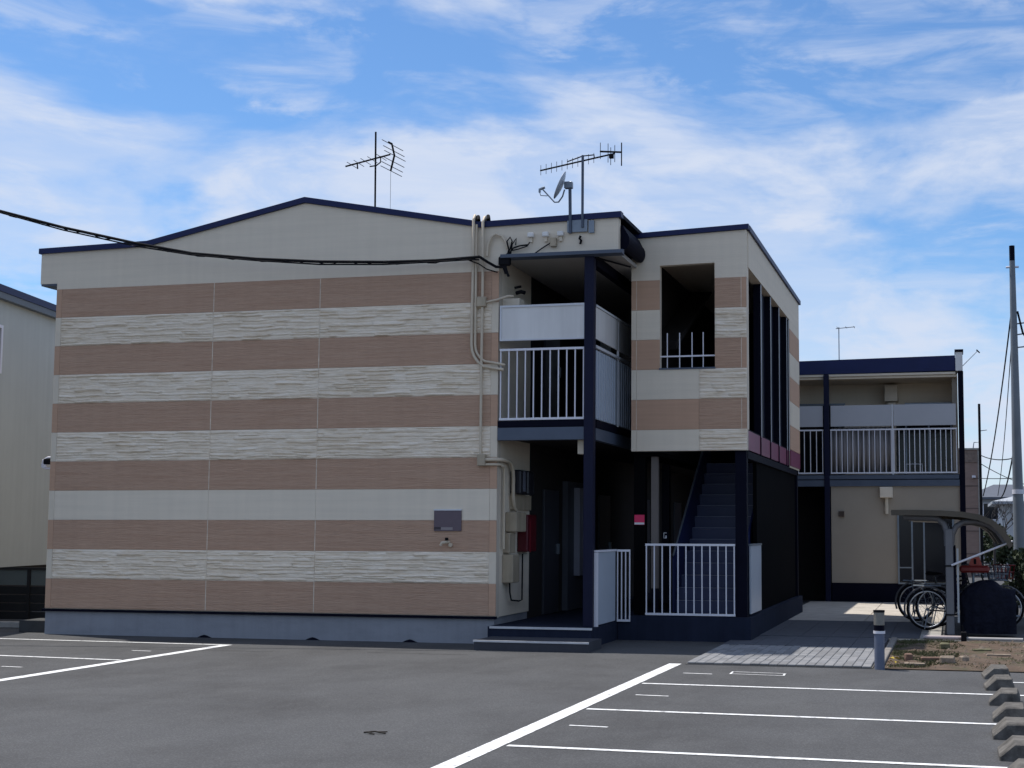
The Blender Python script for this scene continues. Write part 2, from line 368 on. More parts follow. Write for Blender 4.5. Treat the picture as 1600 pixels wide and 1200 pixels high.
PAVM = [M('paver_%s' % s, c, .9, .16, 9, bump=.3, bs=60) for s, c in (('pale', (.235, .235, .24)), ('grey', (.185, .185, .19)), ('cool', (.21, .212, .22)))]
pm = []
for mt in PAVM:
    q = MB().box(-.0525, .0525, -.147, .147, 0, .022, .006); me = bpy.data.meshes.new('paver'); me.from_pydata(q.v, [], q.f); me.materials.append(mt); pm.append(me)
for i in range(20):
    for j in range(9):
        link('paver', random.choice(pm), (10.62+i*.111, -2.09+j*.300+(.15 if i % 2 else 0)*.0, .010+random.uniform(-.0015, .003)), pav)
for k in range(5):
    for j in range(4): box('shadow_slab', SHADOWPAVE, pav, 10.56+k*.447+.003, 10.56+(k+1)*.447-.003, .48+j*.427+.003, .48+(j+1)*.427-.003, .0105, .034)  # strip coloured dark where the tower's shadow falls
KERB = M('kerb_stone', (.22, .20, .18), .9, .2, 6, bump=.3, bs=40)
for j in range(6): box('kerb_block', KERB, pav, 12.83, 12.92, -2.25+j*.74, -2.25+j*.74+.73, -.05, .05, .008)
EARTH = M('bare_earth', (.105, .072, .050), .95, .30, 6, bump=.9, bs=18, col2=(.055, .058, .026), c2s=1.9, c2a=.50, c2b=.66, bdist=.03)
em = MB(); nx, ny = 90, 60; vs_ = []
for j in range(ny+1):
    for i in range(nx+1):
        x = 12.93+i/nx*9; y = -2.25+j/ny*4.35; e = min(1, i/3, (nx-i)/3, j/3, (ny-j)/3)
        vs_.append((x, y, .012+e*(.035*mnoise.noise((x*1.4, y*1.4, 0))+.022*mnoise.noise((x*6, y*6, 3))+.02)))
em.add(vs_, [(j*(nx+1)+i, j*(nx+1)+i+1, (j+1)*(nx+1)+i+1, (j+1)*(nx+1)+i) for j in range(ny) for i in range(nx)], True).build('earth_strip', EARTH, kind='structure')
gm = MB()
def blade(m, x, y, z, h, a, lean, w):
    dx, dy = math.cos(a), math.sin(a)
    m.add([(x-dy*w, y+dx*w, z), (x+dy*w, y-dx*w, z), (x+dx*lean*.5, y+dy*lean*.5, z+h*.7), (x+dx*lean, y+dy*lean, z+h*.9)], [(0, 1, 2), (0, 2, 3)])
for k in range(11000):
    x = 12.95+abs(random.gauss(0, .75)) if k % 3 else random.uniform(12.95, 17); y = random.uniform(-2.2, 2.0)
    if mnoise.noise((x*1.6, y*1.6, 8)) < -.05+.22*(x > 13.8): continue
    blade(gm, x, y, .02, random.uniform(.012, .05), random.uniform(0, 6.28), random.uniform(.01, .05), random.uniform(.003, .006))
gm.build('grass', M('dry_grass', (.060, .066, .024), .8, .35, 12), kind='stuff', label='thin mossy grass growing on the bare earth strip', cat='grass')
BRK = M('broken_brick', (.17, .105, .078), .9, .35, 14, bump=.5, bs=40); BRK2 = M('lime_stone_chip', (.27, .215, .165), .9, .4, 14, bump=.5, bs=40); MOSS = M('mossy_stone', (.14, .13, .075), .9, .4, 14, bump=.5, bs=40)
def rock(x, y, sx, sy, sz, rot, mat, lab, name='rubble_stone'):
    m = MB(); q = MB().box(-sx/2, sx/2, -sy/2, sy/2, 0, sz, min(sx, sy, sz)*.18); cr, sr = math.cos(rot), math.sin(rot)
    vv = [((a*cr-b*sr)+x+random.uniform(-.006, .006), (a*sr+b*cr)+y+random.uniform(-.006, .006), c+.02+random.uniform(-.004, .004)) for a, b, c in q.v]
    m.add(vv, q.f); return m.build(name, mat, label=lab, cat='stone', group='rubble on the earth strip')
rock(13.62, .55, .13, .10, .09, .2, MOSS, 'upright mossy yellowish stone block below the white ground pipe')
rock(13.66, -1.62, .18, .11, .10, .1, BRK2, 'pale chipped brick, largest piece of rubble beside the wheel stops')
rock(13.48, -1.25, .28, .10, .05, .25, BRK, 'long flat reddish brick fragment left of the pale chipped brick')
rock(13.86, -1.45, .10, .10, .09, .6, BRK2, 'small pale stone chip right of the largest piece of rubble')
rock(13.19, -1.35, .09, .08, .10, .3, BRK, 'small dark upright brick stub at the edge of the grass')
rock(13.28, -1.95, .24, .09, .04, -.1, BRK2, 'flat pale slab lying along the asphalt edge of the earth strip')
rock(14.1, .25, .24, .10, .04, .2, MOSS, 'thin flat stone lying halfway up the bare earth')
rock(14.3, -.35, .3, .08, .03, .1, BRK2, 'long thin pale stone low on the bare earth')
db = MB()
for k in range(420):
    x, y = random.uniform(12.96, 17), random.uniform(-2.2, 2.05); q = random.uniform(.008, .035)*(1 if k % 9 else 1.8); a = random.uniform(0, 3.14); ca, sa = math.cos(a)*q*1.6, math.sin(a)*q; zz = .03+.02*mnoise.noise((x*1.4, y*1.4, 0))
    db.add([(x-ca, y-sa*.6, zz-.01), (x+sa, y-ca*.4, zz-.01), (x+ca, y+sa*.6, zz-.01), (x-sa, y+ca*.4, zz-.01), (x+random.uniform(-.3, .3)*q, y, zz+q*.8)], [(0, 1, 4), (1, 2, 4), (2, 3, 4), (3, 0, 4)])
db.build('gravel', M('rubble_chips', (.22, .17, .13), .95, .5, 25), kind='stuff', label='small brick and stone chips scattered over the bare earth', cat='gravel')
lf = MB()
for k, (x, y) in enumerate(((13.02, -1.42), (13.05, -1.44), (12.99, -1.46), (13.06, -2.0), (12.98, -2.08), (13.1, -2.05), (13.0, -1.9))):
    a = random.uniform(0, 6.28); r = .05 if k < 3 else .032
    lf.add([(x+r*math.cos(a), y+r*math.sin(a), .06), (x+r*.5*math.cos(a+1.4), y+r*.5*math.sin(a+1.4), .085), (x-r*math.cos(a), y-r*math.sin(a), .055), (x+r*.5*math.cos(a-1.4), y+r*.5*math.sin(a-1.4), .07)], [(0, 1, 2, 3)])
lf.build('fallen_leaves', M('yellow_leaf', (.42, .31, .03), .7, .1), kind='stuff', label='few bright yellow leaves lying beside the bollard', cat='leaves')

# ------------------------------------------------------------------ main apartment house
apt = empty('apartment_house', (3.7, 4, 0), 'two storey apartment house with beige and brown striped gable and navy roof edge', 'building')
SX = (.10, 2.76, 4.53, 7.25)
for b in range(11):
    mt = BROWN if b % 2 == 0 else STONE
    if b == 3: mt = BEIGE
    for i in range(3): (stone_panel(apt, SX[i], SX[i+1], zb(b), zb(b+1), 0) if mt is STONE else panel(apt, SX[i], SX[i+1], zb(b), zb(b+1), 0, mt))
    for x0, x1 in ((0, .10), (7.25, 7.36)): panel(apt, x0, x1, zb(b), zb(b+1), 0, BROWNB if b % 2 == 0 else TRIM, 'corner_board')
for x, b in [(x, b) for x in SX[1:3] for b in range(0, 11, 2)]: box('sealant_joint', M('pale_sealant', (.66, .575, .46), .7, .3, 9), apt, x-.006, x+.006, -.0172, -.002, zb(b)+.004, zb(b+1)-.004)
box('gable_backing', JOINT, apt, .002, 7.357, 0, .14, ZB-.03, zb(11)-.002)
top = [(-.3, 5.50), (.0, 5.50), (.0, zb(11)), (7.36, zb(11)), (7.36, 5.62), (9.15, 5.62), (9.15, 6.11), (7.05, 6.06), (6.93, 6.09), (4.25, 6.575), (1.59, 6.03), (-.3, 5.985)]
MB().prism(top, 'y', -.012, .14).build('gable_wall', BEIGE, apt)
fp = [(-.33, 6.07), (1.59, 6.11), (4.25, 6.665), (6.93, 6.175), (7.05, 6.145), (9.20, 6.195)]
fl = [(x, z-.085) for x, z in fp]
MB().prism(fp+fl[::-1], 'y', -.05, .10).build('roof_fascia', NAVY, apt)
rf = [(x, z-.02) for x, z in fp]; rb = [(x, z-.075) for x, z in fp]
MB().prism(rf+rb[::-1], 'y', .10, 16).build('roof', NAVYD, apt)
box('drip_edge', NAVYD, apt, -.03, 7.37, -.045, .02, ZB-.045, ZB-.008)
MB().box(.0, 7.33, .005, .16, -.05, ZB-.045).build('foundation', FOUND, apt)
for x in (2.75, 4.52, 6.05):       # low vent covers at the foot of the foundation
    MB().prism([(x-.11, .0), (x-.05, .028), (x, .042), (x+.04, .032), (x+.12, .0)], 'y', -.02, .02).build('foundation_vent', NAVYD, apt)
box('wall', JOINT, apt, .004, .14, .14, 16, 0, 5.5)
MB().box(-.3, .004, .14, 16, 5.5, 5.95).build('eave_box', BEIGE, apt)
box('eave_soffit', STEELBL, apt, -.29, -.01, -.005, 16, 5.47, 5.498)
box('wall', BROWNB, apt, .14, 9.0, 15.86, 16, 0, 6.0)
# side wall behind the gallery
MB().box(7.22, 7.355, .14, 1.6, ZB-.02, 6.0).build('wall', BEIGE, apt)
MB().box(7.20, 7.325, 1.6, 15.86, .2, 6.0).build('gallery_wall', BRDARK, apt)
box('foundation', FOUND, apt, 7.22, 7.33, .16, 1.6, -.05, ZB-.02)
DOORM = M('steel_door', (.045, .047, .06), .45, .08, 3)
for z0 in (.28, 3.22):
    for y in (2.4, 6.0, 9.6, 13.2):
        d = box('door', DOORM, apt, 7.325, 7.365, y, y+.85, z0, z0+2.0, .006); box('handle', GALV, d, 7.365, 7.41, y+.72, y+.76, z0+.95, z0+1.12)
box('wall_pier', M('pier_grey', (.075, .08, .10), .6), apt, 7.325, 7.42, 3.6, 4.75, .28, 2.45)
box('pipe_cover', M('cover_grey', (.30, .30, .36), .5), apt, 7.42, 7.52, 4.0, 4.4, .85, 2.35)
# gallery: ground slab, upper deck, soffit, posts
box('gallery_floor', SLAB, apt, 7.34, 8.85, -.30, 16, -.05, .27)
MB().box(7.37, 8.86, -.315, -.285, .245, .275).build('step_nosing', NOSE, apt)
st = box('step', STEPC, apt, 7.40, 9.0, -1.05, -.31, -.05, .135); box('step_nosing', NOSE, st, 7.39, 9.01, -1.06, -1.03, .115, .139)
box('gallery_deck', SLAB, apt, 7.36, 8.78, .14, 16, 3.02, 3.18)
box('deck_edge_beam', STEELBL, apt, 7.365, 8.67, -.03, .14, 2.92, 3.10)
box('deck_edge_cap', NAVYD, apt, 7.365, 8.67, -.02, .14, 3.11, 3.20)
box('gallery_beam', STEELBL, apt, 8.70, 8.79, .15, 8, 2.92, 3.09); box('gallery_beam_cap', NAVYD, apt, 8.70, 8.80, .15, 8, 3.10, 3.20)
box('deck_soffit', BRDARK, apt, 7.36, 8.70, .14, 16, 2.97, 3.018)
box('roof_soffit', M('soffit_board', (.42, .40, .37), .85, .05), apt, 7.36, 9.14, .14, 16, 5.60, 5.66)
box('gallery_roof_beam', NAVYD, apt, 8.70, 8.80, .14, 16, 5.45, 5.60)
for y in (.0, 5.5, 11): box('post', NAVYP, apt, 8.66, 8.80, y-.05, y+.09, .27, 5.60, .006)
box('bracket', BEIGE, apt, 8.52, 8.66, .15, .30, 2.72, 2.97)
# eave gutter across the parapet and the fat box gutter at its right end
MB().prism([(-.15, 5.57), (-.012, 5.55), (-.012, 5.64), (-.15, 5.62)], 'x', 7.42, 9.24).build('hood_gutter', STEELBL, apt)
gp = [(9.155, 5.68)]+[(9.20+.085*math.cos(math.radians(a)), 5.80+.13*math.sin(math.radians(a))) for a in range(-80, 61, 20)]+[(9.19, 6.02), (9.155, 6.02)]
MB().prism(gp, 'y', .12, 1.20).build('box_gutter', NAVYD, apt)
MB().tube([(8.80, .02, 5.55), (9.12, .9, 5.56)], .015, 6).build('gutter_stay', BLACKR, apt)
# front balustrade of the gallery
pw = box('screen_panel', PANELW, apt, 7.40, 8.655, -.02, .0, 4.38, 4.86); m = MB()
for a in ((7.385, 8.66, 4.855, 4.885), (7.385, 8.66, 4.365, 4.385)): m.box(a[0], a[1], -.035, .012, a[2], a[3])
m.box(7.385, 7.41, -.035, .012, 4.385, 4.855); m.box(8.645, 8.66, -.035, .012, 4.385, 4.855); m.build('panel_frame', WHITE, pw)
railing(apt, (7.385, -.01), (8.66, -.01), 3.205, 4.255, 11)
box('wall_stub', BEIGE, apt, 7.36, 7.62, .16, .40, 4.9, 5.02)
# right side screens of the gallery
for y0, y1 in ((.10, 1.50), (1.53, 3.2), (3.23, 5.3)):
    p = box('screen_panel', PANELW, apt, 8.775, 8.795, y0, y1, 4.38, 4.84); box('screen_rail', WHITE, p, 8.765, 8.81, y0, y1, 4.845, 4.875)
    p = box('ribbed_screen', PANELG, apt, 8.770, 8.785, y0, y1, 3.22, 4.22); me = None
    for k in range(int((y1-y0)/.14)):
        y = y0+.05+k*.14
        if me is None: me = box('rib', PANELG, p, 8.786, 8.80, y, y+.045, 3.225, 4.215).data
        else: link('rib', me, (8.793, y+.0225, 3.225), p)
    box('hand_rail', WHITE, apt, 8.76, 8.81, y0, y1, 4.245, 4.285)
    box('screen_post', WHITE, apt, 8.77, 8.80, y1, y1+.03, 3.2, 4.88)
# low screen beside the steps
p = box('porch_screen', PANELG, apt, 8.815, 8.84, .08, 1.16, .29, 1.31); m = MB().box(8.80, 8.855, .04, 1.19, 1.315, 1.345).box(8.80, 8.855, .04, .075, .27, 1.31); m.build('screen_frame', RAILW, p)
railing(apt, (8.86, 1.19), (9.06, 1.19), .27, 1.345, 4)

# ------------------------------------------------------------------ stair tower
tw_ = empty('stair_tower', (9.94, 4.8, 0), 'stair tower with striped front, open window and dark slatted side wall', 'building')
TY = 1.25; TX0, TX1 = 9.06, 10.82
for b in range(5, 11):
    z0, z1 = max(zb(b), 2.81), zb(b+1); mt = BROWNB if b % 2 == 0 else BEIGE; ms = BROWN if b % 2 == 0 else STONE
    if b >= 8:
        panel(tw_, TX0, 9.14, z0, z1, TY, mt, 'corner_board'); panel(tw_, 9.14, 9.50, z0, z1, TY, mt)
        (stone_panel(tw_, 10.34, TX1, z0, z1, TY) if ms is STONE else panel(tw_, 10.34, 10.74, z0, z1, TY, ms))
        if ms is not STONE: panel(tw_, 10.74, TX1, z0, z1, TY, mt, 'corner_board')
    else:
        panel(tw_, TX0, 9.14, z0, z1, TY, mt, 'corner_board'); panel(tw_, 9.14, 10.1, z0, z1, TY, mt); (stone_panel(tw_, 10.1, TX1, z0, z1, TY) if ms is STONE else panel(tw_, 10.1, TX1, z0, z1, TY, ms))
for x in (9.14, 10.74):
    for z0, z1 in ((zb(6), zb(7)), (zb(8), zb(9)), (zb(10), zb(11))): box('sealant_joint', MATS['pale_sealant'], tw_, x-.004, x+.004, TY-.0168, TY-.002, z0+.004, z1-.004)
MB().prism([(TX0, zb(11)), (9.50, zb(11)), (9.50, 5.625), (10.34, 5.64), (10.34, zb(11)), (TX1, zb(11)), (TX1, 6.12), (TX0, 6.05)], 'y', TY-.012, TY+.12).build('parapet_wall', BEIGE, tw_)
m = MB().box(TX0+.002, 9.50, TY, TY+.12, 2.812, zb(11)-.002); m.box(10.34, TX1-.002, TY, TY+.12, 2.812, zb(11)-.002); m.box(9.50, 10.34, TY, TY+.12, 2.812, zb(8)-.003); m.build('wall_backing', JOINT, tw_)
box('window_sill', STEELBL, tw_, 9.49, 10.35, TY-.03, TY+.12, 4.035, 4.060)
wr = MB().box(9.50, 10.34, TY+.035, TY+.058, 4.23, 4.252); g = wr.build('window_guard', RAILW, tw_)
for x in (9.60, 9.79, 9.98, 10.15): box('guard_bar', RAILW, g, x-.0065, x+.0065, TY+.06, TY+.075, 4.065, 4.60)
MB().prism([(9.03, 6.055), (10.86, 6.125), (10.86, 6.20), (9.03, 6.13)], 'y', TY-.05, TY+.10).build('roof_fascia', NAVY, tw_)
MB().prism([(TY+.10, 6.12), (8.50, 6.12), (8.50, 6.20), (TY+.10, 6.20)], 'x', 10.72, 10.865).build('roof_fascia', NAVY, tw_)
box('roof', NAVYD, tw_, TX0, 10.72, TY+.12, 8.45, 6.02, 6.10)
box('header_beam', BEIGE, tw_, 10.68, TX1+.012, TY+.12, 8.40, 5.57, 6.118)
# side wall: slim pale mullions in front of dark panels, maroon spandrels at the foot
box('pillar', JOINT, tw_, 10.66, TX1, 6.75, 8.40, 2.80, 5.57)
for b in range(6, 11): panel(tw_, 6.75, 8.40, zb(b), zb(b+1), TX1, BROWNB if b % 2 == 0 else TRIM, face='x')
box('pillar_head', BEIGE, tw_, 10.70, TX1+.012, 6.75, 8.40, zb(11), 5.568)
box('reveal', BEIGE, tw_, 10.70, TX1, TY+.12, 1.45, 3.13, 5.57)
ys = [1.45, 2.87, 4.09, 5.25, 6.43, 6.75]
for i in range(5):
    y0, y1 = ys[i], ys[i+1]
    if i > 0: box('dark_panel', M('smoked_panel', (.010, .012, .026), .3, .15, 2), tw_, 10.70, 10.72, y0+.02, y1-.02, 3.14, 5.56)
    box('spandrel_panel', MAROON, tw_, 10.77, 10.80, y0+.03, y1-.03, 2.83, 3.12)
    box('mullion', NAVYD, tw_, 10.70, 10.815, y1-.045, y1+.0, 2.81, 5.565); box('mullion_edge', WHITE, tw_, 10.816, 10.826, y1-.04, y1-.015, 3.1, 5.56)
    if i == 0: box('sill_band', NAVYD, tw_, 10.69, 10.80, 1.45, 6.75, 3.122, 3.138)
for y0, y1 in ((6.78, 8.38),): box('spandrel_panel', MAROON, tw_, 10.822, 10.84, y0, y1, 2.83, 3.12)
box('tower_ceiling', BEIGE, tw_, TX0+.1, 10.66, TY+.13, 8.3, 5.95, 6.01)
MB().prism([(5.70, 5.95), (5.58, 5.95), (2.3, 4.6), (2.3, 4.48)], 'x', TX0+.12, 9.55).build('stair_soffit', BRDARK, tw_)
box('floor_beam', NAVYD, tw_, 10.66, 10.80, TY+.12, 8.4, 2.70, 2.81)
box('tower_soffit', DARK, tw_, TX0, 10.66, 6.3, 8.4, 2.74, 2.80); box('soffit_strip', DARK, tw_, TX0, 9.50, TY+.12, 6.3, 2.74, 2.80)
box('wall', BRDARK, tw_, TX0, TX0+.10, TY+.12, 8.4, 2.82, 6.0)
box('wall', NAVYD, tw_, TX0, 10.66, 8.3, 8.42, .36, 6.0)
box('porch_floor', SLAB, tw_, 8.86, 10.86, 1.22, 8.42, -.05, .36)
for x, y in ((10.70, 1.36), (10.70, 8.2)): box('post', NAVYD, tw_, x-.07, x+.10, y-.07, y+.08, .36, 2.81)
box('service_pipe', M('dim_pipe', (.14, .12, .11), .7), tw_, 9.33, 9.43, 1.42, 1.52, .76, 2.74); box('pipe_foot', NAVYD, tw_, 9.335, 9.425, 1.425, 1.515, .36, .76)
# the stair, going up away from the entrance
RISE, RUN, SY0 = .187, .235, 2.15
m = MB().prism([(SY0-.10, .37), (SY0+.25, .37), (SY0+.25+13*RUN, 2.62), (SY0+.25+13*RUN, 3.0), (SY0-.10+13*RUN*.96, 3.2), (SY0-.10, 1.2)], 'x', 9.53, 9.56); stg = m.build('stair_stringer', NAVY, tw_)
m = MB().prism([(SY0-.10, .37), (SY0+.25, .37), (SY0+.25+13*RUN, 2.62), (SY0+.25+13*RUN, 3.0), (SY0-.10+13*RUN*.96, 3.2), (SY0-.10, 1.2)], 'x', 10.62, 10.65); m.build('stair_stringer', NAVY, tw_)
trd = None
for k in range(13):
    y = SY0+k*RUN; z = .36+RISE*(k+1)
    if trd is None:
        a = MB().box(9.562, 10.618, y, y+RUN+.02, z-.025, z).box(9.562, 10.618, y+.004, y+.02, z-RISE+.002, z-.026).build('stair_tread', M('stair_steel', (.04, .052, .12), .5, .1), tw_); trd = a.data
        b_ = box('tread_nosing', M('nosing_strip', (.22, .24, .32), .5), a, 9.57, 10.61, y-.004, y+.03, z, z+.006); nd = b_.data
    else:
        a = link('stair_tread', trd, (10.09, y+(RUN+.02)/2, z-RISE+.002), tw_); link('tread_nosing', nd, (10.09, y+.013, z), a)
MB().tube([(9.545, SY0-.12, 1.24), (9.545, SY0-.05+13*RUN*.96, 3.26)], .018, 8).build('stair_handrail', GALV, tw_)
box('shade_sheet', DARK, tw_, 10.70, 10.76, 2.66, 8.1, .36, 2.70)  # black sheet put in for the open shade beside the stair
railing(tw_, (9.28, 1.20+.05), (10.63, 1.20+.05), .37, 1.435, 12)
p = box('corner_screen', PANELG, tw_, 10.81, 10.835, 1.46, 2.60, .40, 1.40); box('screen_cap', GALV, p, 10.80, 10.845, 1.45, 2.61, 1.402, 1.43)

# ------------------------------------------------------------------ rear wing
WY = 12.6
wg = empty('apartment_wing', (12.2, 15, 0), 'rear apartment block with navy roof edge, white balcony panels and beige ground floor', 'building')
WALLW = M('wing_wall', (.335, .287, .23), .85, .06, 1.2)
MB().prism([(10.2, 5.17), (13.86, 5.19), (13.86, 5.53), (10.2, 5.48)], 'y', WY-.02, WY+.25).build('roof_fascia', NAVY, wg)
box('roof', NAVYD, wg, 9.3, 13.9, WY+.25, 18, 5.40, 5.50)
box('roof_end_block', PANELW, wg, 13.865, 14.02, WY-.06, WY+.5, 5.18, 5.60); box('end_cap', NAVYD, wg, 13.85, 14.04, WY-.08, WY+.5, 5.60, 5.655)
box('fascia_trim', TRIM, wg, 10.2, 13.86, WY+.0, WY+.05, 5.115, 5.165)
box('balcony_soffit', BEIGE, wg, 10.2, 13.9, WY+.05, WY+1.4, 5.06, 5.11)
box('balcony_wall', BEIGE, wg, 9.3, 13.9, WY+1.4, WY+1.55, 2.9, 5.4)
wnd = box('balcony_window', GLASSD, wg, 12.5, 13.78, WY+1.37, WY+1.398, 2.95, 4.55)
m = MB()
for x in (12.72, 13.24, 13.75): m.box(x-.02, x+.02, WY+1.33, WY+1.369, 2.95, 4.55)
m.box(12.7, 13.77, WY+1.33, WY+1.369, 4.55, 4.60); m.build('window_frame', GALV, wnd)
wnd = box('balcony_window', GLASSD, wg, 9.6, 11.3, WY+1.37, WY+1.398, 2.95, 4.58); box('window_frame', GALV, wnd, 9.6, 11.32, WY+1.34, WY+1.369, 4.58, 4.62)
ac = MB().box(12.25, 12.55, WY+1.0, WY+1.38, 4.62, 5.0, .01).build('ceiling_duct', BEIGE, wg)
box('duct_bracket', BEIGE, wg, 12.32, 12.5, WY+1.1, WY+1.38, 4.4, 4.6)
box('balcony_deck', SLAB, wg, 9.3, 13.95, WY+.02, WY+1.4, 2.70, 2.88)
box('deck_beam', STEELBL, wg, 10.2, 13.92, WY-.03, WY+.02, 2.62, 2.76); box('deck_cap', STEELBL, wg, 10.2, 13.9, WY-.04, WY+.02, 2.78, 2.87)
for x0, x1 in ((10.2, 10.92), (11.08, 12.45), (12.48, 13.86)):
    box('balcony_panel', M('wing_panel', (.42, .42, .44), .45, .04), wg, x0+.01, x1-.005, WY-.01, WY+.01, 3.975, 4.45)
box('panel_divider', WHITE, wg, 12.45, 12.48, WY-.02, WY+.03, 2.87, 4.46)
railing(wg, (10.2, WY), (10.92, WY), 2.90, 3.915, 6, r=.009); railing(wg, (11.08, WY), (12.45, WY), 2.90, 3.915, 12, r=.009); railing(wg, (12.48, WY), (13.87, WY), 2.90, 3.915, 13, r=.009)
cv = MB(); k = 60; a = [(11.1+1.34*i/k, WY+.12+.035*math.sin(i*1.35), z) for z in (2.92, 3.96) for i in range(k+1)]
cv.add(a, [(i, i+1, k+2+i, k+1+i) for i in range(k)], True); cur = cv.build('balcony_curtain', CURT, wg)
sm = cur.modifiers.new('thickness', 'SOLIDIFY'); sm.thickness = .006
for x0, x1 in ((12.75, 13.1), (13.4, 13.6)):  # small drying frames behind the bars
    z = 3.12 if x0 < 13 else 3.62
    MB().tube([(x0, WY+.2, z-.22 if x0 < 13 else z), (x0, WY+.2, z), (x1, WY+.2, z), (x1, WY+.2, z-.22 if x0 < 13 else z)], .008, 5).build('drying_rack', RAILW, wg)
box('post', NAVYP, wg, 10.94, 11.06, WY-.06, WY+.05, .0, 5.16, .005); box('post', NAVYD, wg, 13.91, 14.03, WY-.03, WY+.10, .0, 5.17)
MB().box(11.08, 13.905, WY+.02, WY+.18, .46, 2.62).build('ground_wall', WALLW, wg)
box('foundation', NAVYD, wg, 11.08, 13.91, WY+.0, WY+.17, -.05, .455)
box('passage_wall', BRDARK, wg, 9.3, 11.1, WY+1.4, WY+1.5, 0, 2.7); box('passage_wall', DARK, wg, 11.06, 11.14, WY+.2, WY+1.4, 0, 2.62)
box('wall', WALLW, wg, 13.78, 13.9, WY+.2, 18, 0, 5.39); box('wall', WALLW, wg, 9.3, 13.78, 17.88, 18, 0, 5.39)
box('drain_hopper', BEIGE, wg, 12.17, 12.45, WY-.14, WY+.015, 2.36, 2.60, .01); MB().tube([(12.31, WY-.05, 2.36), (12.31, WY-.05, 2.0)], .045, 8).build('drain_pipe', PIPEC, wg)
box('wall_vent', M('brown_vent', (.06, .04, .03), .6), wg, 11.25, 11.37, WY-.02, WY+.02, 1.94, 2.06)
w1 = box('window_glass', GLASSD, wg, 12.58, 13.75, WY-.003, WY+.019, .50, 1.98); m = MB()
for x in (12.56, 12.86, 13.12, 13.75): m.box(x-.018, x+.018, WY-.03, WY-.004, .48, 2.0)
m.box(12.545, 13.77, WY-.035, WY-.004, 2.0, 2.04); m.box(12.545, 13.77, WY-.05, WY-.004, .45, .48); m.box(12.578, 12.842, WY-.028, WY-.004, .80, .825); m.build('window_frame', GALV, w1)
box('blind', M('window_blind', (.33, .32, .31), .8), w1, 12.58, 12.84, WY-.0025, WY+.0, 1.55, 1.98)
rw = empty('rooftop_aerial', (11.29, 13.2, 5.5), 'small thin television aerial standing on the rear block roof', 'aerial')
MB().tube([(11.25, 13.2, 5.5), (11.25, 13.2, 6.33)], .012, 6).build('mast', GALV, rw); MB().tube([(11.18, 13.2, 6.30), (11.62, 13.2, 6.33)], .010, 6).build('boom', GALV, rw)
for x in (11.22, 11.42, 11.6): MB().tube([(x, 13.0, 6.31), (x, 13.4, 6.33)], .007, 5).build('element', GALV, rw)
ra = empty('rod_aerial', (14.03, 12.9, 5.4), 'thin slanting rod aerial fixed to the rear block roof end', 'aerial')
MB().tube([(14.02, 12.9, 5.32), (14.36, 12.9, 5.66)], .008, 5).build('rod', GALV, ra); MB().tube([(14.33, 12.9, 5.68), (14.40, 12.9, 5.61)], .016, 6).build('clamp', BLACKR, ra)

# ------------------------------------------------------------------ things on the main house
def yagi_left():
    e = empty('television_aerial', (4.73, 1.5, 6.5), 'left rooftop television aerial with tilted boom on a bare mast', 'aerial')
    MB().tube([(4.735, 1.5, 6.50), (4.72, 1.5, 8.08)], .016, 8).build('mast', BLACKR, e)
    MB().tube([(4.29, 1.3, 7.48), (4.94, 1.6, 7.72)], .014, 6).build('boom', BLACKR, e)
    MB().tube([(4.46, 1.38, 7.54), (4.47, 1.38, 7.45)], .012, 5).build('stub', BLACKR, e)
    MB().tube([(4.64, 1.46, 7.50), (4.74, 1.5, 7.52), (4.80, 1.53, 7.58), (4.80, 1.53, 7.68)], .011, 6).build('stay', BLACKR, e)
    MB().tube([(4.90, 1.6, 7.93), (4.96, 1.6, 7.90), (5.01, 1.6, 7.70), (4.95, 1.6, 7.45)], .016, 6).build('reflector_spine', BLACKR, e)
    for (x, z) in ((4.965, 7.88), (4.99, 7.78), (5.01, 7.70), (4.99, 7.60), (4.965, 7.52), (4.95, 7.45)):
        MB().tube([(x-.07, 1.35, z+.02), (x+.09, 1.85, z-.04)], .006, 5).build('element', BLACKR, e)
    for t in (.15, .3, .45, .6, .8): MB().tube([(4.29+.65*t, 1.1+.3*t, 7.47+.24*t), (4.29+.65*t, 1.5+.3*t, 7.47+.24*t)], .005, 5).build('element', BLACKR, e)
    MB().tube([(4.95, 1.6, 7.45), (4.955, 1.6, 6.55)], .003, 4).build('lead', BLACKR, e)
yagi_left()
def yagi_right():
    e = empty('television_aerial', (8.63, .05, 5.95), 'right rooftop television aerial with long many-toothed boom beside the dish', 'aerial')
    MB().tube([(8.63, -.06, 5.98), (8.63, -.06, 7.04)], .020, 8).build('mast', STEELBL, e)
    MB().tube([(8.00, -.1, 6.84), (9.10, -.02, 7.05)], .012, 6).build('boom', BLACKR, e); MB().tube([(8.40, -.06, 6.96), (8.63, -.06, 7.03), (8.80, -.05, 7.04), (8.80, -.05, 6.99)], .009, 6).build('brace', BLACKR, e)
    for k in range(11):
        t = k/11; x = 8.01+.86*t; z = 6.845+.165*t; h = .075
        MB().tube([(x, -.1+.06*t, z-h), (x, -.1+.06*t, z+h)], .004, 5).build('element', BLACKR, e)
    MB().tube([(8.88, -.03, 7.09), (9.20, -.03, 7.06)], .014, 6).build('reflector_arm', BLACKR, e)
    for x, a, b in ((8.885, 6.98, 7.22), (9.0, 6.92, 7.2), (9.04, 6.88, 7.14), (9.10, 6.92, 7.17), (9.20, 6.86, 7.20)): MB().tube([(x, -.03, a), (x, -.03, b)], .009 if x in (9.2,) else .005, 5).build('element', BLACKR, e)
    box('feed_box', BLACKR, e, 9.02, 9.08, -.06, .0, 6.98, 7.04)
yagi_right()
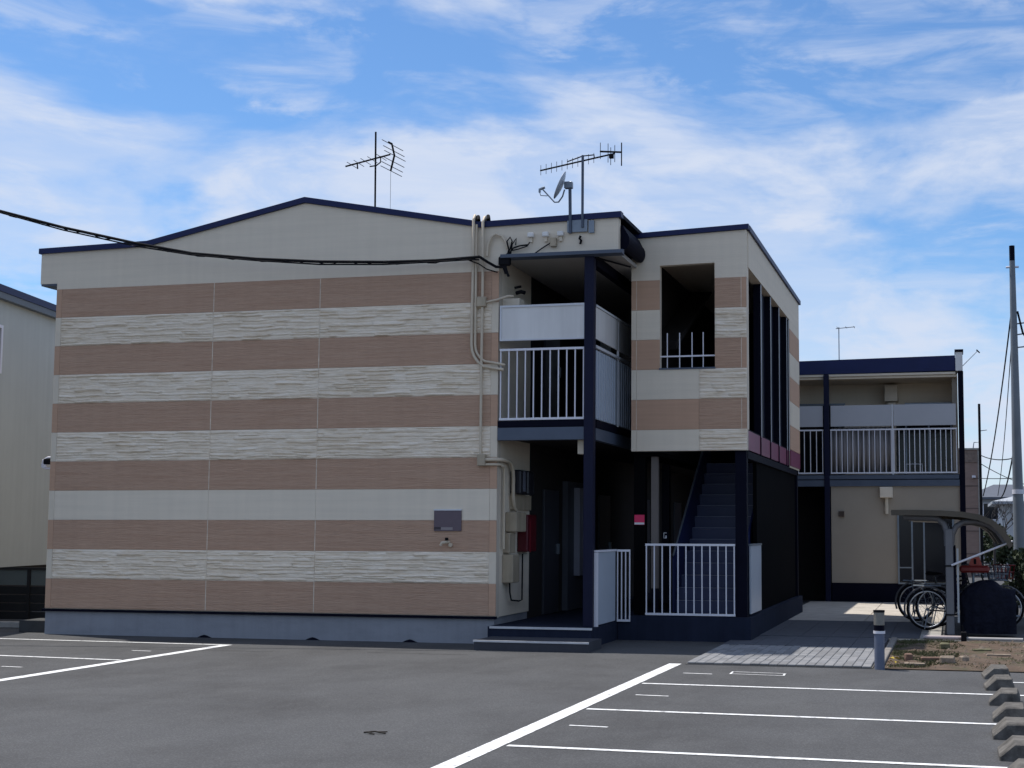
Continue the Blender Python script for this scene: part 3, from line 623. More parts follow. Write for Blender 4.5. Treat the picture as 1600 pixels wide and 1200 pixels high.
def dish():
    e = empty('satellite_dish', (8.44, .0, 5.95), 'satellite dish seen edge-on on a short post above the parapet', 'satellite dish')
    MB().tube([(8.45, -.06, 5.90), (8.44, -.06, 6.62)], .024, 8).build('post', STEELBL, e)
    # dish facing left (towards -X) and up a little
    nrm = Vector((-.89, -.215, .40)).normalized(); u = nrm.cross(Vector((0, 1, 0))).normalized(); v = nrm.cross(u); c = Vector((8.33, -.06, 6.60)); vs_ = [c-nrm*.0]; fs = []
    for i, rr in enumerate((.08, .15, .215)):
        for k in range(24):
            a = 2*math.pi*k/24; vs_.append(c+(u*math.cos(a)+v*math.sin(a))*rr+nrm*(rr*rr*.9))
    for k in range(24): fs.append((0, 1+k, 1+(k+1) % 24))
    for i in range(2):
        for k in range(24): fs.append((1+i*24+k, 1+(i+1)*24+k, 1+(i+1)*24+(k+1) % 24, 1+i*24+(k+1) % 24))
    d = MB().add(vs_, fs, True).build('dish', M('dish_paint', (.42, .47, .54), .4), e); sm = d.modifiers.new('thickness', 'SOLIDIFY'); sm.thickness = .008
    box('mount', GALV, e, 8.36, 8.48, -.10, -.02, 6.56, 6.66, .008)
    MB().tube([(8.36, -.06, 6.55), (8.33, -.06, 6.45), (8.27, -.06, 6.37), (8.21, -.06, 6.37), (8.02, -.06, 6.58)], .011, 6).build('feed_arm', GALV, e)
    MB().tube([(8.06, -.06, 6.60), (7.98, -.06, 6.57), (7.985, -.06, 6.53)], .020, 6).build('receiver', GALV, e)
    MB().tube([(7.98, -.06, 6.54), (8.0, -.06, 6.48), (8.10, -.06, 6.47)], .006, 5).build('lead', BLACKR, e)
dish()
MB().box(8.40, 8.70, -.05, -.014, 5.92, 6.10).box(8.72, 8.80, -.05, -.014, 5.90, 6.08).build('aerial_bracket', GALV, label='galvanised mounting plate under the aerial masts on the parapet', cat='bracket')
def floodlet(x, lab):
    e = empty('cable_anchor', (x, -.06, 5.86), lab, 'cable anchor', 'white cable anchors on the parapet')
    box('cap', M('white_plastic', (.78, .76, .73), .4), e, x-.045, x+.045, -.085, -.013, 5.87, 5.94, .01); box('stem', TRIM, e, x-.02, x+.02, -.05, -.014, 5.80, 5.868)
floodlet(7.85, 'white cable anchor nearest the black cable bundle on the parapet'); floodlet(8.075, 'middle one of the three white cable anchors on the parapet'); floodlet(8.30, 'white cable anchor nearest the dish post on the parapet')
box('junction_box', BOXC, None, 8.15, 8.24, -.08, -.013, 5.72, 5.85, .006, label='small cream junction box below the white cable anchors on the parapet', cat='junction box')
MB().tube([(8.60, -.05, 5.86), (8.585, -.05, 5.82), (8.61, -.05, 5.79), (8.595, -.05, 5.74)], .018, 7).build('cable_clip', BLACKR, label='black cable clip on the parapet below the aerial mast', cat='clip')
MB().tube([(8.15, -.04, 5.78), (8.05, -.05, 5.72), (7.9, -.06, 5.62), (7.85, -.06, 5.60)], .009, 6).build('branch_cable', BLACKR, label='thin black cable slanting from junction box to the gutter', cat='cable')
# rising conduits
def conduit(pts, r, lab): return MB().tube(pts, r, 10).build('conduit', PIPEC, label=lab, cat='conduit', group='cream conduits on the gable corner')
Yc = -.06
conduit([(6.985, .03, 6.16), (6.985, -.04, 6.24), (6.98, Yc-.02, 6.17), (6.975, Yc, 5.5), (6.965, Yc, 4.6), (6.965, Yc, 4.32)]+[(6.965+.34*(1-math.cos(a)), Yc, 4.32-.36*math.sin(a)) for a in (.25, .5, .8, 1.1)]+[(7.30, Yc, 3.97), (7.46, Yc, 3.94)], .022, 'outer cream conduit bending from gable wall to the balcony')
conduit([(7.02, Yc, 6.10), (7.02, Yc, 4.6), (7.02, Yc, 4.32)]+[(7.02+.28*(1-math.cos(a)), Yc, 4.32-.28*math.sin(a)) for a in (.25, .5, .8, 1.1)]+[(7.30, Yc, 4.05), (7.48, Yc, 4.01)], .018, 'inner cream conduit bending from gable wall to the balcony')
conduit([(7.14, .03, 6.10), (7.14, -.05, 6.21), (7.125, Yc-.02, 6.13), (7.125, Yc, 5.4), (7.125, Yc, 5.02)], .021, 'cream conduit dropping from roof edge to the square junction box')
conduit([(7.125, Yc, 4.87), (7.12, Yc, 4.2), (7.12, Yc, 3.0), (7.12, Yc, 2.62)], .020, 'long straight cream conduit running down the gable corner below the box')
conduit([(7.18, Yc, 4.94), (7.35, Yc, 4.97), (7.50, Yc+.02, 5.02), (7.56, .04, 5.03)], .018, 'short cream conduit leading right from the square junction box')
conduit([(7.19, Yc, 5.62), (7.20, Yc, 5.78), (7.25, Yc, 5.90), (7.32, Yc, 5.945), (7.41, Yc, 5.91), (7.47, Yc, 5.82), (7.50, Yc, 5.72)], .020, 'arched cream conduit beside the black cable bundle')
for x in (6.985, 7.14): MB().tube([(x+.04, .02, 6.16), (x+.05, -.04, 6.22), (x+.06, -.05, 6.17)], .03, 8).build('conduit_hood', BLACKR, label='small black hood over the %s conduit at the roof edge' % ('left' if x < 7 else 'right'), cat='conduit hood')
box('junction_box', BOXC, None, 7.045, 7.185, -.10, -.018, 4.875, 5.02, .008, label='square cream junction box between the conduits on the gable wall', cat='junction box')
# incoming overhead cable bundle
cp = [(-9, -1.65, 9.6), (-6, -1.40, 8.37), (-3, -1.11, 7.30), (-.44, -.87, 6.5), (.62, -.77, 6.21), (1.82, -.66, 5.93), (2.69, -.57, 5.76), (3.7, -.48, 5.65), (4.69, -.38, 5.585), (5.67, -.29, 5.555), (6.44, -.21, 5.56), (6.97, -.16, 5.59), (7.10, -.14, 5.60)]
oc = empty('overhead_cable', cp[-1], 'thick black overhead cable sagging across the gable to the parapet', 'cable')
MB().tube(cp, .022, 8).build('main_strand', BLACKR, oc)
MB().tube([(x, y-.02, z-.035-.012*math.sin(i*1.7)) for i, (x, y, z) in enumerate(cp)], .012, 6).build('messenger_wire', BLACKR, oc)
hx = []
for i in range(len(cp)-1):
    a, b = Vector(cp[i]), Vector(cp[i+1]); n = max(3, int((b-a).length/.09))
    for k in range(n):
        p = a.lerp(b, k/n); th = len(hx)*1.15; hx.append((p.x, p.y+.030*math.cos(th)*.85, p.z-.014+.027*math.sin(th)))
MB().tube(hx, .007, 4).build('lashing', BLACKR, oc)
MB().tube([(7.10, -.14, 5.60), (7.22, -.12, 5.52), (7.34, -.10, 5.45), (7.46, -.10, 5.44), (7.52, -.10, 5.50)], .020, 8).build('tail', BLACKR, oc)
MB().tube([(6.95, -.16, 5.55), (7.08, -.12, 5.50), (7.2, -.10, 5.42), (7.36, -.08, 5.37)], .010, 6).build('tail', BLACKR, oc)
cb = empty('cable_bundle', (7.5, -.06, 5.4), 'tangle of black cable joints hanging at the parapet corner', 'cable bundle')
box('splice_box', BLACKR, cb, 7.38, 7.56, -.13, -.05, 5.46, 5.60, .02)
for pts, r in (([(7.50, -.08, 5.60), (7.53, -.09, 5.70), (7.50, -.09, 5.82), (7.55, -.09, 5.88), (7.58, -.09, 5.82), (7.55, -.08, 5.72), (7.50, -.08, 5.62)], .011), ([(7.52, -.09, 5.62), (7.60, -.09, 5.72), (7.70, -.08, 5.75), (7.82, -.07, 5.76)], .012), ([(7.48, -.09, 5.62), (7.58, -.10, 5.68), (7.68, -.09, 5.70), (7.80, -.07, 5.74), (7.84, -.06, 5.80)], .009), ([(7.48, -.10, 5.46), (7.50, -.10, 5.38), (7.53, -.09, 5.30)], .020), ([(7.44, -.10, 5.46), (7.47, -.11, 5.40), (7.49, -.10, 5.34)], .016), ([(7.55, -.08, 5.60), (7.58, -.08, 5.78), (7.64, -.08, 5.86), (7.63, -.08, 5.76)], .010)):
    MB().tube(pts, r, 7).build('cable_loop', BLACKR, cb)
bm_ = MB().tube([(7.52, .30, 5.12), (7.60, .30, 5.14), (7.66, .30, 5.12)], .03, 7).tube([(7.50, .30, 5.20), (7.60, .30, 5.22)], .02, 6); bm_.build('wall_fitting', BLACKR, label='black wall fitting under the gallery roof above the white panel', cat='wall fitting')
# sign plate and tap on the gable
sg = empty('wall_plaque', (6.62, -.03, 1.61), 'small dark plum name plate on the gable wall', 'sign')
box('plate', M('plum_plate', (.115, .085, .105), .35, .06, 6), sg, 6.41, 6.83, -.035, -.016, 1.61, 1.905, .003)
box('edge_strip', WHITE, sg, 6.405, 6.835, -.04, -.016, 1.907, 1.925)
box('text_strip', M('plaque_strip', (.26, .225, .23), .4), sg, 6.44, 6.70, -.0375, -.0355, 1.625, 1.665); box('dark_mark', M('plaque_dark', (.035, .025, .035), .4), sg, 6.415, 6.52, -.0385, -.0375, 1.63, 1.668)
tp = empty('garden_tap', (6.62, -.05, 1.40), 'small pale garden tap below the plum name plate', 'tap')
MB().tube([(6.64, -.016, 1.45), (6.62, -.08, 1.45), (6.56, -.10, 1.44), (6.545, -.10, 1.40)], .022, 8).build('spout', PIPEC, tp); box('handle', BLACKR, tp, 6.605, 6.645, -.10, -.05, 1.475, 1.515, .006); MB().tube([(6.67, -.017, 1.41), (6.67, -.05, 1.41)], .03, 10).build('base', PIPEC, tp)
# meters and boxes on the side wall of the entry
SXW = 7.356
mp = MB().tube([(7.14, -.05, 2.64), (7.34, -.06, 2.64), (7.42, .0, 2.64), (7.42, .35, 2.63)]+[(7.42, .35+.22*math.sin(a), 2.63-.22*(1-math.cos(a))) for a in (.4, .8, 1.2, 1.57)]+[(7.42, .57, 2.1), (7.42, .62, 1.95), (7.42, .72, 1.92)], .028, 10)
mp.build('conduit', PIPEC, label='thick cream conduit turning from the gable corner down to the meter', cat='conduit')
MB().tube([(7.14, -.05, 2.57), (7.33, -.05, 2.57), (7.40, .02, 2.57), (7.40, .16, 2.55), (7.40, .2, 2.48), (7.40, .2, 1.35)], .02, 8).build('conduit', PIPEC, label='slim cream conduit running down the entry wall edge', cat='conduit')
MB().box(7.08, 7.20, -.10, -.02, 2.55, 2.72, .008).build('junction_box', BOXC, label='cream junction box low on the gable corner beside the entry', cat='junction box')
mt_ = empty('electric_meter', (7.5, .95, 2.13), 'black electric meters in the upper entry wall', 'electric meter')
for y in (.62, 1.0): box('meter_body', M('meter_black', (.02, .02, .028), .3), mt_, SXW, 7.52, y, y+.32, 2.16, 2.52, .02); 
box('meter_glass', M('meter_face', (.16, .17, .21), .2), mt_, 7.521, 7.53, .74, .84, 2.20, 2.50); box('meter_board', BOXC, mt_, SXW, 7.40, .60, 1.55, 1.93, 2.15)
box('meter_box', BOXC, None, SXW, 7.53, .40, .88, 1.60, 1.89, .01, label='cream switch box under the meters on the entry wall', cat='switch box')
box('switch_box', BOXC, None, SXW, 7.46, .30, .58, 1.29, 1.585, .01, label='narrow cream cable box between switch box and long box on entry wall', cat='cable box')
box('cable_box', BOXC, None, SXW, 7.52, .28, .60, .86, 1.27, .01, label='long upright cream box lowest on the entry wall', cat='cable box')
fx = empty('extinguisher_box', (7.5, 1.25, 1.28), 'dark red fire extinguisher box on the entry wall', 'extinguisher box')
box('body', M('dark_red', (.10, .007, .014), .4), fx, SXW, 7.52, .98, 1.45, 1.30, 1.86, .015); box('trim_bar', M('red_trim', (.19, .014, .024), .4), fx, 7.522, 7.53, 1.08, 1.13, 1.29, 1.78)
MB().tube([(7.42, .44, .86), (7.42, .45, .72), (7.42, .52, .60), (7.42, .9, .57), (7.42, 1.05, .58), (7.42, 1.06, 1.27)], .012, 7).build('cable_loop', BLACKR, label='thin black cable hanging below the long box on entry wall', cat='cable')
rs = empty('notice_sign', (9.15, 1.42, 1.7), 'small red and white notice under the stair tower', 'sign')
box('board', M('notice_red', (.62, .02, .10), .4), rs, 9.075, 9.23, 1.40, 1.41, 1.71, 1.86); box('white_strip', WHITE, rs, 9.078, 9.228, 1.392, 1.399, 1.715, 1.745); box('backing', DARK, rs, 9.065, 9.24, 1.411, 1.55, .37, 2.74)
ns = empty('door_number', (9.50, 1.6, 1.49), 'tiny pale number plate by the stair foot', 'sign')
box('plate', NAVYD, ns, 9.47, 9.545, 1.60, 1.61, 1.50, 1.60)
for a in ((9.485, 9.53, 1.585, 1.593), (9.485, 9.53, 1.508, 1.516), (9.485, 9.493, 1.516, 1.585), (9.515, 9.53, 1.516, 1.55)): box('digit_stroke', WHITE, ns, a[0], a[1], 1.594, 1.599, a[2], a[3])
# lamp on the hidden left wall
wl = empty('wall_lamp', (-.2, .35, 2.58), 'white framed lamp sticking out from the gable left edge', 'lamp')
MB().tube([(.0, .34, 2.76), (-.30, .34, 2.76), (-.38, .34, 2.72), (-.40, .34, 2.62), (-.34, .34, 2.585), (-.02, .34, 2.585)], .018, 8).build('frame', RAILW, wl); box('lamp_head', BLACKR, wl, -.34, -.18, .28, .40, 2.65, 2.74, .01); box('bracket', GALV, wl, -.18, .004, .31, .37, 2.66, 2.72); MB().cyl((-.33, .34), .035, 2.60, 2.66, 10).build('bulb', RAILW, wl)

# ------------------------------------------------------------------ house next door
nb = empty('neighbour_house', (-7, 7, 0), 'grey green house with sloping navy roof edge behind the striped gable', 'house')
NW = M('grey_green_wall', (.47, .495, .475), .85, .05, .9, bump=.15, bs=25, streak=.05)
ND = Vector((-.2157, .9765)); NQ = Vector((-4.18, 6.0)); NN = Vector((.9765, .2157))   # wall line runs back and to the left, facing right
def nbox(name, mat, parent, t0, t1, o0, o1, z0, z1):
    """t along the wall (metres back from NQ), o outward offset"""
    P = [NQ+ND*t+NN*o for t, o in ((t0, o0), (t1, o0), (t1, o1), (t0, o1))]
    return MB().prism([(p.x, p.y) for p in P], 'z', z0, z1).build(name, mat, parent)
nbox('wall', NW, nb, -8, 9, -.15, 0, .90, 5.95); nbox('base_wall', BRDARK, nb, -8, 9, -.2, -.03, 0, .90)
nbox('roof_edge', NAVY, nb, -8.2, 9.2, -6, .16, 6.02, 6.15); nbox('gutter', M('gutter_grey', (.13, .15, .175), .6), nb, -8.2, 9.2, .02, .14, 5.90, 6.018); nbox('soffit', M('soffit_grey', (.22, .24, .26), .7), nb, -8.2, 9.2, -.1, .018, 5.955, 6.018)
nbox('wall', NW, nb, -8, -7.85, -6, -.16, 0, 6.02); nbox('wall', NW, nb, -7.8, 9, -6, -5.85, 0, 6.02)
nwn = nbox('window', GLASSD, nb, -4.0, -2.75, .001, .02, 4.60, 5.36); nbox('window_frame', RAILW, nwn, -2.75, -2.68, .001, .05, 4.52, 5.43)
nbox('window_frame', RAILW, nwn, -4.0, -2.755, .001, .05, 5.37, 5.43); nbox('window_frame', RAILW, nwn, -4.0, -2.755, .001, .06, 4.52, 4.59)
fc = empty('boundary_fence', (-2.5, 2.5, 0), 'low dark fence with frosted upper panels over shadow-dark boards before the grey house', 'fence')
FROST = M('frosted_panel', (.13, .15, .145), .3, .1, 2); FDK = M('fence_dark', (.015, .015, .016), .6)
for i in range(5):
    x = -6.6+i*1.12; box('post', FDK, fc, x-.03, x+.03, 2.46, 2.54, 0, .93)
    box('frosted_panel', FROST, fc, x+.03, x+1.09, 2.49, 2.51, .63, .90)
    for k in range(4): box('shadow_board', FDK, fc, x+.03, x+1.09, 2.485, 2.515, .03+k*.148, .165+k*.148)  # dark boards stand in for the black shadow below the panels
box('top_rail', FDK, fc, -6.6, -1.0, 2.45, 2.55, .905, .94)
box('concrete_block', M('black_block', (.05, .05, .05), .9, .2, 6), None, -.62, -.04, .22, .75, 0, .19, .008, label='low dark concrete block with sunlit top at the gable left corner', cat='block')
for k in range(3): box('kerb_stone', CONC, None, -1.75-k*.91-.05, -.88-k*.91-.02, .98, 1.12, 0, .10, .01, label=('pale kerb stone nearest the dark concrete block', 'second pale kerb stone from the dark concrete block', 'leftmost pale kerb stone, at the left picture edge')[k], cat='kerb stone', group='kerb stones before the fence')

# ------------------------------------------------------------------ wheel stops
STOPC = M('stop_concrete', (.15, .14, .128), .95, .35, 12, bump=1.0, bs=60, col2=(.085, .08, .075), c2s=7, streak=.2, spec=.1)
def stop(cy, lab):
    h = .125; L2 = .225; pr = [(-.115, 0), (.17, 0), (.17, .05), (.145, h), (-.005, h), (-.115, .03)]; dx, ry = random.uniform(-.02, .02), random.uniform(-.05, .05)
    m = MB(); n = len(pr); secs = ((-L2, 0), (-L2+.012, .006), (L2-.012, .006), (L2, 0)); vs_ = []
    for (y, g) in secs:
        for (x, z) in pr:
            k = 1 if g else .93
            vs_.append((14.17+dx+x*k-y*ry, cy+y+x*ry, z*k+(random.uniform(-.003, .003) if z > .01 else 0)))
    fs = [tuple(range(n)), tuple(range(4*n-1, 3*n-1, -1))]
    for a in range(3): fs += [(a*n+i, (a+1)*n+i, (a+1)*n+(i+1) % n, a*n+(i+1) % n) for i in range(n)]
    m.add(vs_, fs).build('wheel_stop', STOPC, label=lab, cat='wheel stop', group='concrete wheel stops')
for cy, lab in ((-2.85, 'farthest concrete wheel stop beside the bare earth'), (-3.98, 'second farthest concrete wheel stop, just beyond the first bay line'), (-5.25, 'third concrete wheel stop counted from the bare earth'), (-6.4, 'fourth concrete wheel stop counted from the bare earth'), (-7.45, 'fifth concrete wheel stop counted from the bare earth'), (-8.5, 'largest fully visible concrete wheel stop near bottom right corner'), (-9.6, 'nearest concrete wheel stop cut off by bottom right picture edge')): stop(cy, lab)

# ------------------------------------------------------------------ bollard, ground pipe
bo = empty('bollard', (12.89, -2.2, 0), 'blue grey bollard with white ring and dark reflective head', 'bollard')
MB().cyl((12.885, -2.26), .060, 0, .42, 20).build('body', M('bollard_blue', (.12, .14, .20), .55, .15, 6), bo); MB().cyl((12.885, -2.26), .062, .452, .52, 20).build('neck', NAVYD, bo)
MB().cyl((12.885, -2.26), .070, .42, .452, 20).build('ring', RAILW, bo); MB().cyl((12.885, -2.26), .064, .52, .67, 20).build('reflector', M('reflector_band', (.20, .19, .17), .3, .2, 20), bo); MB().cyl((12.885, -2.26), .068, .67, .695, 20).build('cap', BLACKR, bo)
gp_ = empty('ground_pipe', (14, 2.15, 0), 'long white pipe lying along the foot of the bicycle shelter', 'pipe')
MB().tube([(13.9, 2.18, .05), (14.72, 2.16, .05)], .026, 10).build('pipe', M('dull_pvc', (.42, .40, .38), .6), gp_); MB().tube([(13.3, 2.2, .06), (13.86, 2.18, .06)], .03, 10).build('pipe', M('pinkish_pvc', (.45, .38, .37), .5), gp_); box('clamp', BLACKR, gp_, 13.84, 13.92, 2.08, 2.26, .0, .15, .01); MB().tube([(13.88, 2.17, .14), (13.86, 2.17, .24)], .012, 6).build('valve', BLACKR, gp_)

# ------------------------------------------------------------------ bicycle shelter
sh = empty('bicycle_shelter', (13.7, 4.5, 0), 'brown bicycle shelter with curved roof on forked posts', 'shelter')
SHR = M('shelter_roof', (.095, .078, .056), .6, .15, 3); SHP = M('shelter_post', (.15, .15, .16), .45, .1, 4)
prof = [(12.82, 1.955), (13.2, 1.955), (13.6, 1.945), (13.9, 1.925), (14.15, 1.885), (14.35, 1.80), (14.50, 1.67), (14.60, 1.52), (14.64, 1.42)]
ins = [(x-.0 if i < 3 else x-.06*min(1, (i-2)/4), z-.085+.03*max(0, i-4)/4) for i, (x, z) in enumerate(prof)]
MB().prism(prof+ins[::-1], 'y', 2.95, 3.02).build('roof_rim', SHR, sh)
pi = [(x, z-.012) for x, z in prof]; pj = [(x-.01, z-.03) for x, z in prof]
MB().prism(pi+pj[::-1], 'y', 3.02, 8.6).build('roof_sheet', M('roof_sheet', (.06, .052, .042), .6, .1), sh)
MB().prism(prof+ins[::-1], 'y', 8.6, 8.67).build('roof_rim', SHR, sh)
for y in (3.17, 5.8, 8.4):
    box('post', SHP, sh, 13.63, 13.75, y-.06, y+.06, .03, 1.66, .01)
    MB().tube([(13.66, y, 1.40), (13.655, y, 1.62), (13.62, y, 1.74), (13.52, y, 1.83), (13.36, y, 1.84), (13.0, y, 1.85)], .052, 8).build('arm', SHP, sh)
    MB().tube([(13.72, y, 1.40), (13.74, y, 1.58), (13.80, y, 1.70), (13.92, y, 1.77), (14.1, y, 1.78), (14.28, y, 1.73), (14.42, y, 1.63), (14.52, y, 1.48), (14.55, y, 1.42)], .045, 8).build('arm', SHP, sh)
    box('dark_insert', NAVYD, sh, 13.752, 13.79, y-.03, y+.04, .4, 1.36)
box('downpipe', M('pale_pipe', (.42, .44, .45), .5), sh, 13.80, 13.83, 3.13, 3.17, .22, 1.36)
MB().tube([(13.72, 3.09, 1.10), (14.64, 3.09, 1.475)], .017, 8).build('brace', RAILW, sh)
for z in (1.08, .33): box('strap', BLACKR, sh, 13.615, 13.80, 3.095, 3.245, z, z+.022)
for y in (4.2, 5.5, 7.0): MB().tube([(14.05, y-.5, .30), (14.75, y-.5, .30)], .02, 6).build('wheel_rack', GALV, sh)

def bicycle(name, label, frame_mat, basket=None):
    e = empty(name, (0, 0, 0), label, 'bicycle', 'bicycles in the shelter'); R = .325
    def wheel(x):
        t = MB().torus((x, 0, R+.012), R-.012, .020, 40, 8).build('wheel', BLACKR, e); MB().torus((x, 0, R+.012), R-.040, .011, 40, 6).build('rim', M('alloy_rim', (.55, .56, .58), .3, .05, metal=.8), t)
        s = MB()
        for k in range(18):
            a = 2*math.pi*k/18; s.tube([(x+.02*math.cos(a+.8), .02*(-1)**k, R+.012+.02*math.sin(a+.8)), (x+(R-.04)*math.cos(a), 0, R+.012+(R-.04)*math.sin(a))], .0018, 3, cap=False)
        s.tube([(x, -.04, R+.012), (x, .04, R+.012)], .022, 8); s.build('spokes', GALV, t)
    wheel(0); wheel(1.08); A = (0, 0, R); bb = (.44, 0, .30); st_ = (.33, 0, .72); hd = (.86, 0, .82); hb = (.90, 0, .70)
    f = MB().tube([A, bb], .012, 8).tube([A, (.35, 0, .66)], .010, 8).tube([bb, (.31, 0, .80)], .017, 8).tube([bb, hb], .019, 8).tube([(.37, 0, .60), (.885, 0, .76)], .016, 8).tube([(.85, 0, .90), hb, (.93, 0, .62), (1.03, 0, .42), (1.08, 0, R)], .014, 8); f.build('frame', frame_mat, e)
    for x in (0, 1.08):
        MB().tube([(x+(R+.035)*math.cos(math.radians(a)), 0, R+.012+(R+.035)*math.sin(math.radians(a))) for a in (range(200, 19, -15) if x == 0 else range(160, 19, -15))], .018, 6).build('mudguard', M('mudguard_grey', (.10, .10, .11), .35), e)
    MB().prism([(.16, .84), (.20, .88), (.36, .865), (.46, .85), (.46, .83), (.30, .815), (.18, .81)], 'y', -.05, .05).build('saddle', BLACKR, e)
    MB().tube([(.80, -.28, .98), (.90, -.24, 1.0), (.90, -.08, .99), (.845, 0, .93), (.90, .08, .99), (.90, .24, 1.0), (.80, .28, .98)], .012, 8).build('handlebar', GALV, e)
    c = MB().torus((.44, .0, .30), .085, .008, 20, 5).tube([(.44, -.06, .30), (.55, -.06, .20)], .010, 6).tube([(.44, .06, .30), (.33, .06, .40)], .010, 6).box(.51, .60, -.15, -.06, .185, .205).box(.29, .37, .06, .15, .39, .41); c.build('crank', GALV, e)
    MB().tube([(-.02, .05, .34), (-.10, .10, .03)], .010, 6).tube([(.02, -.05, .34), (-.05, -.12, .03)], .010, 6).build('kickstand', GALV, e)
    r = MB(); 
    for y in (-.07, 0, .07): r.tube([(-.22, y, .715), (.22, y, .715)], .007, 5)
    r.tube([(0, .05, .34), (-.08, .07, .715)], .006, 5).tube([(0, -.05, .34), (-.08, -.07, .715)], .006, 5); r.build('carrier', GALV, e)
    if basket:
        b = MB()
        for z, k in ((.82, .80), (.92, .88), (1.03, 1.0)): b.tube([(1.10+.17*k, -.19*k, z), (1.10+.17*k, .19*k, z), (1.10-.17*k, .19*k, z), (1.10-.17*k, -.19*k, z), (1.10+.17*k, -.19*k, z)], .010, 5)
        for i in range(6):
            t = -1+2*i/5
            for s_ in (-1, 1): b.tube([(1.10+.136*t, .152*s_, .82), (1.10+.17*t, .19*s_, 1.03)], .006, 4); b.tube([(1.10+.136*s_, .152*t, .82), (1.10+.17*s_, .19*t, 1.03)], .006, 4)
        b.box(.965, 1.235, -.15, .15, .81, .825); b.build('basket', basket, e)
    return e
RED = M('red_basket', (.20, .02, .018), .5); BLKF = M('black_frame', (.018, .018, .022), .35); SILV = M('silver_frame', (.40, .41, .43), .3, metal=.5); BLUF = M('navy_frame', (.02, .03, .10), .35)
def put(e, x, y, rz, tilt=0): e.location = (x, y, .042); e.rotation_euler = (tilt, 0, rz)
put(bicycle('bicycle', 'nearest black bicycle with rear wheel sticking out left of the shelter post', BLKF, GALV), 13.33, 3.90, .03, .04)
put(bicycle('bicycle', 'second black bicycle, rear wheel peeping out behind the nearest one', BLKF, GALV), 13.10, 6.1, -.03, .03)
put(bicycle('bicycle', 'bicycle with red front basket right of the shelter post', BLUF, RED), 13.45, 4.6, .0, -.03)
# red child seat and covered motor scooter
ct = empty('child_seat', (14.05, 3.55, .7), 'red bicycle child seat behind the white brace', 'child seat')
MB().box(13.84, 14.30, 3.42, 3.70, .98, 1.09, .03).build('seat_pan', M('dark_red_plastic', (.17, .018, .016), .45), ct); MB().prism([(13.98, 1.09), (14.03, 1.21), (14.15, 1.22), (14.19, 1.09)], 'y', 3.60, 3.68).build('backrest', M('red_plastic', (.42, .075, .05), .45), ct); MB().box(14.06, 14.10, 3.592, 3.60, 1.11, 1.19).build('slot', BLACKR, ct); MB().tube([(14.05, 3.62, .98), (14.05, 3.62, .7)], .02, 8).build('stem', GALV, ct)
tv = MB(); sec = []; NS, NK = 44, 36
for i in range(NS+1):
    t = i/NS; x = 13.84+t*.84; h = .60+.24*math.sin(min(1, t*1.3)*2.5)*(1 if t < .75 else 1-.5*(t-.75)/.25); w = .17+.05*math.sin(t*3.14); row = []
    for k in range(NK+1):
        a = math.pi*k/NK; sn = max(0, math.sin(a)); fold = .030*mnoise.noise((x*7, math.cos(a)*2.2, 4.4))+.016*math.sin(x*34+3*mnoise.noise((x*3, a*2, 1)))*(1-sn)
        row.append((x+.015*mnoise.noise((x*5, a*3, 9)), 3.45+(w+fold)*math.copysign(abs(math.cos(a))**.6, math.cos(a)), .05+(h+.05*mnoise.noise((x*5, a, 2)))*sn**.55))
    sec.append(row)
vs_ = [p for s_ in sec for p in s_]; q = NK+1; fs = [(i*q+k, i*q+k+1, (i+1)*q+k+1, (i+1)*q+k) for i in range(NS) for k in range(NK)]+[tuple(range(q)), tuple(range(NS*q+NK, NS*q-1, -1))]
tv.add(vs_, fs, True).build('covered_scooter', M('navy_tarp', (.005, .006, .015), .7, .3, 5, bump=1.0, bs=7, bdist=.06, spec=.15), label='motor scooter under a dark navy cover inside the shelter', cat='scooter')

# ------------------------------------------------------------------ hedge and distance
def leafmass(name, cx, cy, rx, ry, h, n, mat, lab, cat, trunk=True, s=.06, z0=0):
    e = empty(name, (cx, cy, 0), lab, cat); m = MB(); rnd = random.Random(int(cx*100)+n)
    lobes = [(cx+rnd.uniform(-.6, .6)*rx, cy+rnd.uniform(-.6, .6)*ry, z0+h*rnd.uniform(.3, .85), rnd.uniform(.3, .5)) for _ in range(9)]
    for _ in range(n):
        lx, ly, lz, lr = rnd.choice(lobes); d = Vector((rnd.gauss(0, 1), rnd.gauss(0, 1), rnd.gauss(0, 1))).normalized()*rnd.uniform(.5, 1)**.5
        p = Vector((lx+d.x*lr*rx, ly+d.y*lr*ry, max(z0+.02, lz+d.z*lr*h*.45))); a = Vector((rnd.uniform(-1, 1), rnd.uniform(-1, 1), rnd.uniform(-1, 1))).normalized(); b = a.cross(Vector((rnd.uniform(-1, 1), rnd.uniform(-1, 1), .3))).normalized(); q = s*rnd.uniform(.6, 1.3)
        m.add([p-a*q, p+b*q*.5, p+a*q, p-b*q*.5], [(0, 1, 2, 3)])
    m.build('crown', mat, e)
    t = MB().tube([(cx, cy, 0), (cx+.05, cy, z0+h*.45), (cx+.12, cy+.05, z0+h*.8)], .05, 7, .02)
    for k in range(5): a = k*1.3; t.tube([(cx+.03, cy, (z0+h)*.3+.05*k), (cx+.5*rx*math.cos(a), cy+.5*ry*math.sin(a), z0+h*(.5+.07*k))], .022, 5, .01)
    t.build('trunk', M('bark', (.06, .05, .04), .9), e); return e
LEAF = M('dark_leaf', (.035, .050, .022), .6, .4, 6); LEAF2 = M('mid_leaf', (.05, .075, .03), .6, .4, 6)
leafmass('hedge_bush', 15.0, 5.4, .55, .9, 1.35, 2600, LEAF, 'dark bush just behind the right end of the shelter', 'bush')
leafmass('hedge_bush', 15.4, 8.4, .8, 1.2, 1.6, 2600, LEAF, 'dark bush at the foot of the utility pole', 'bush')
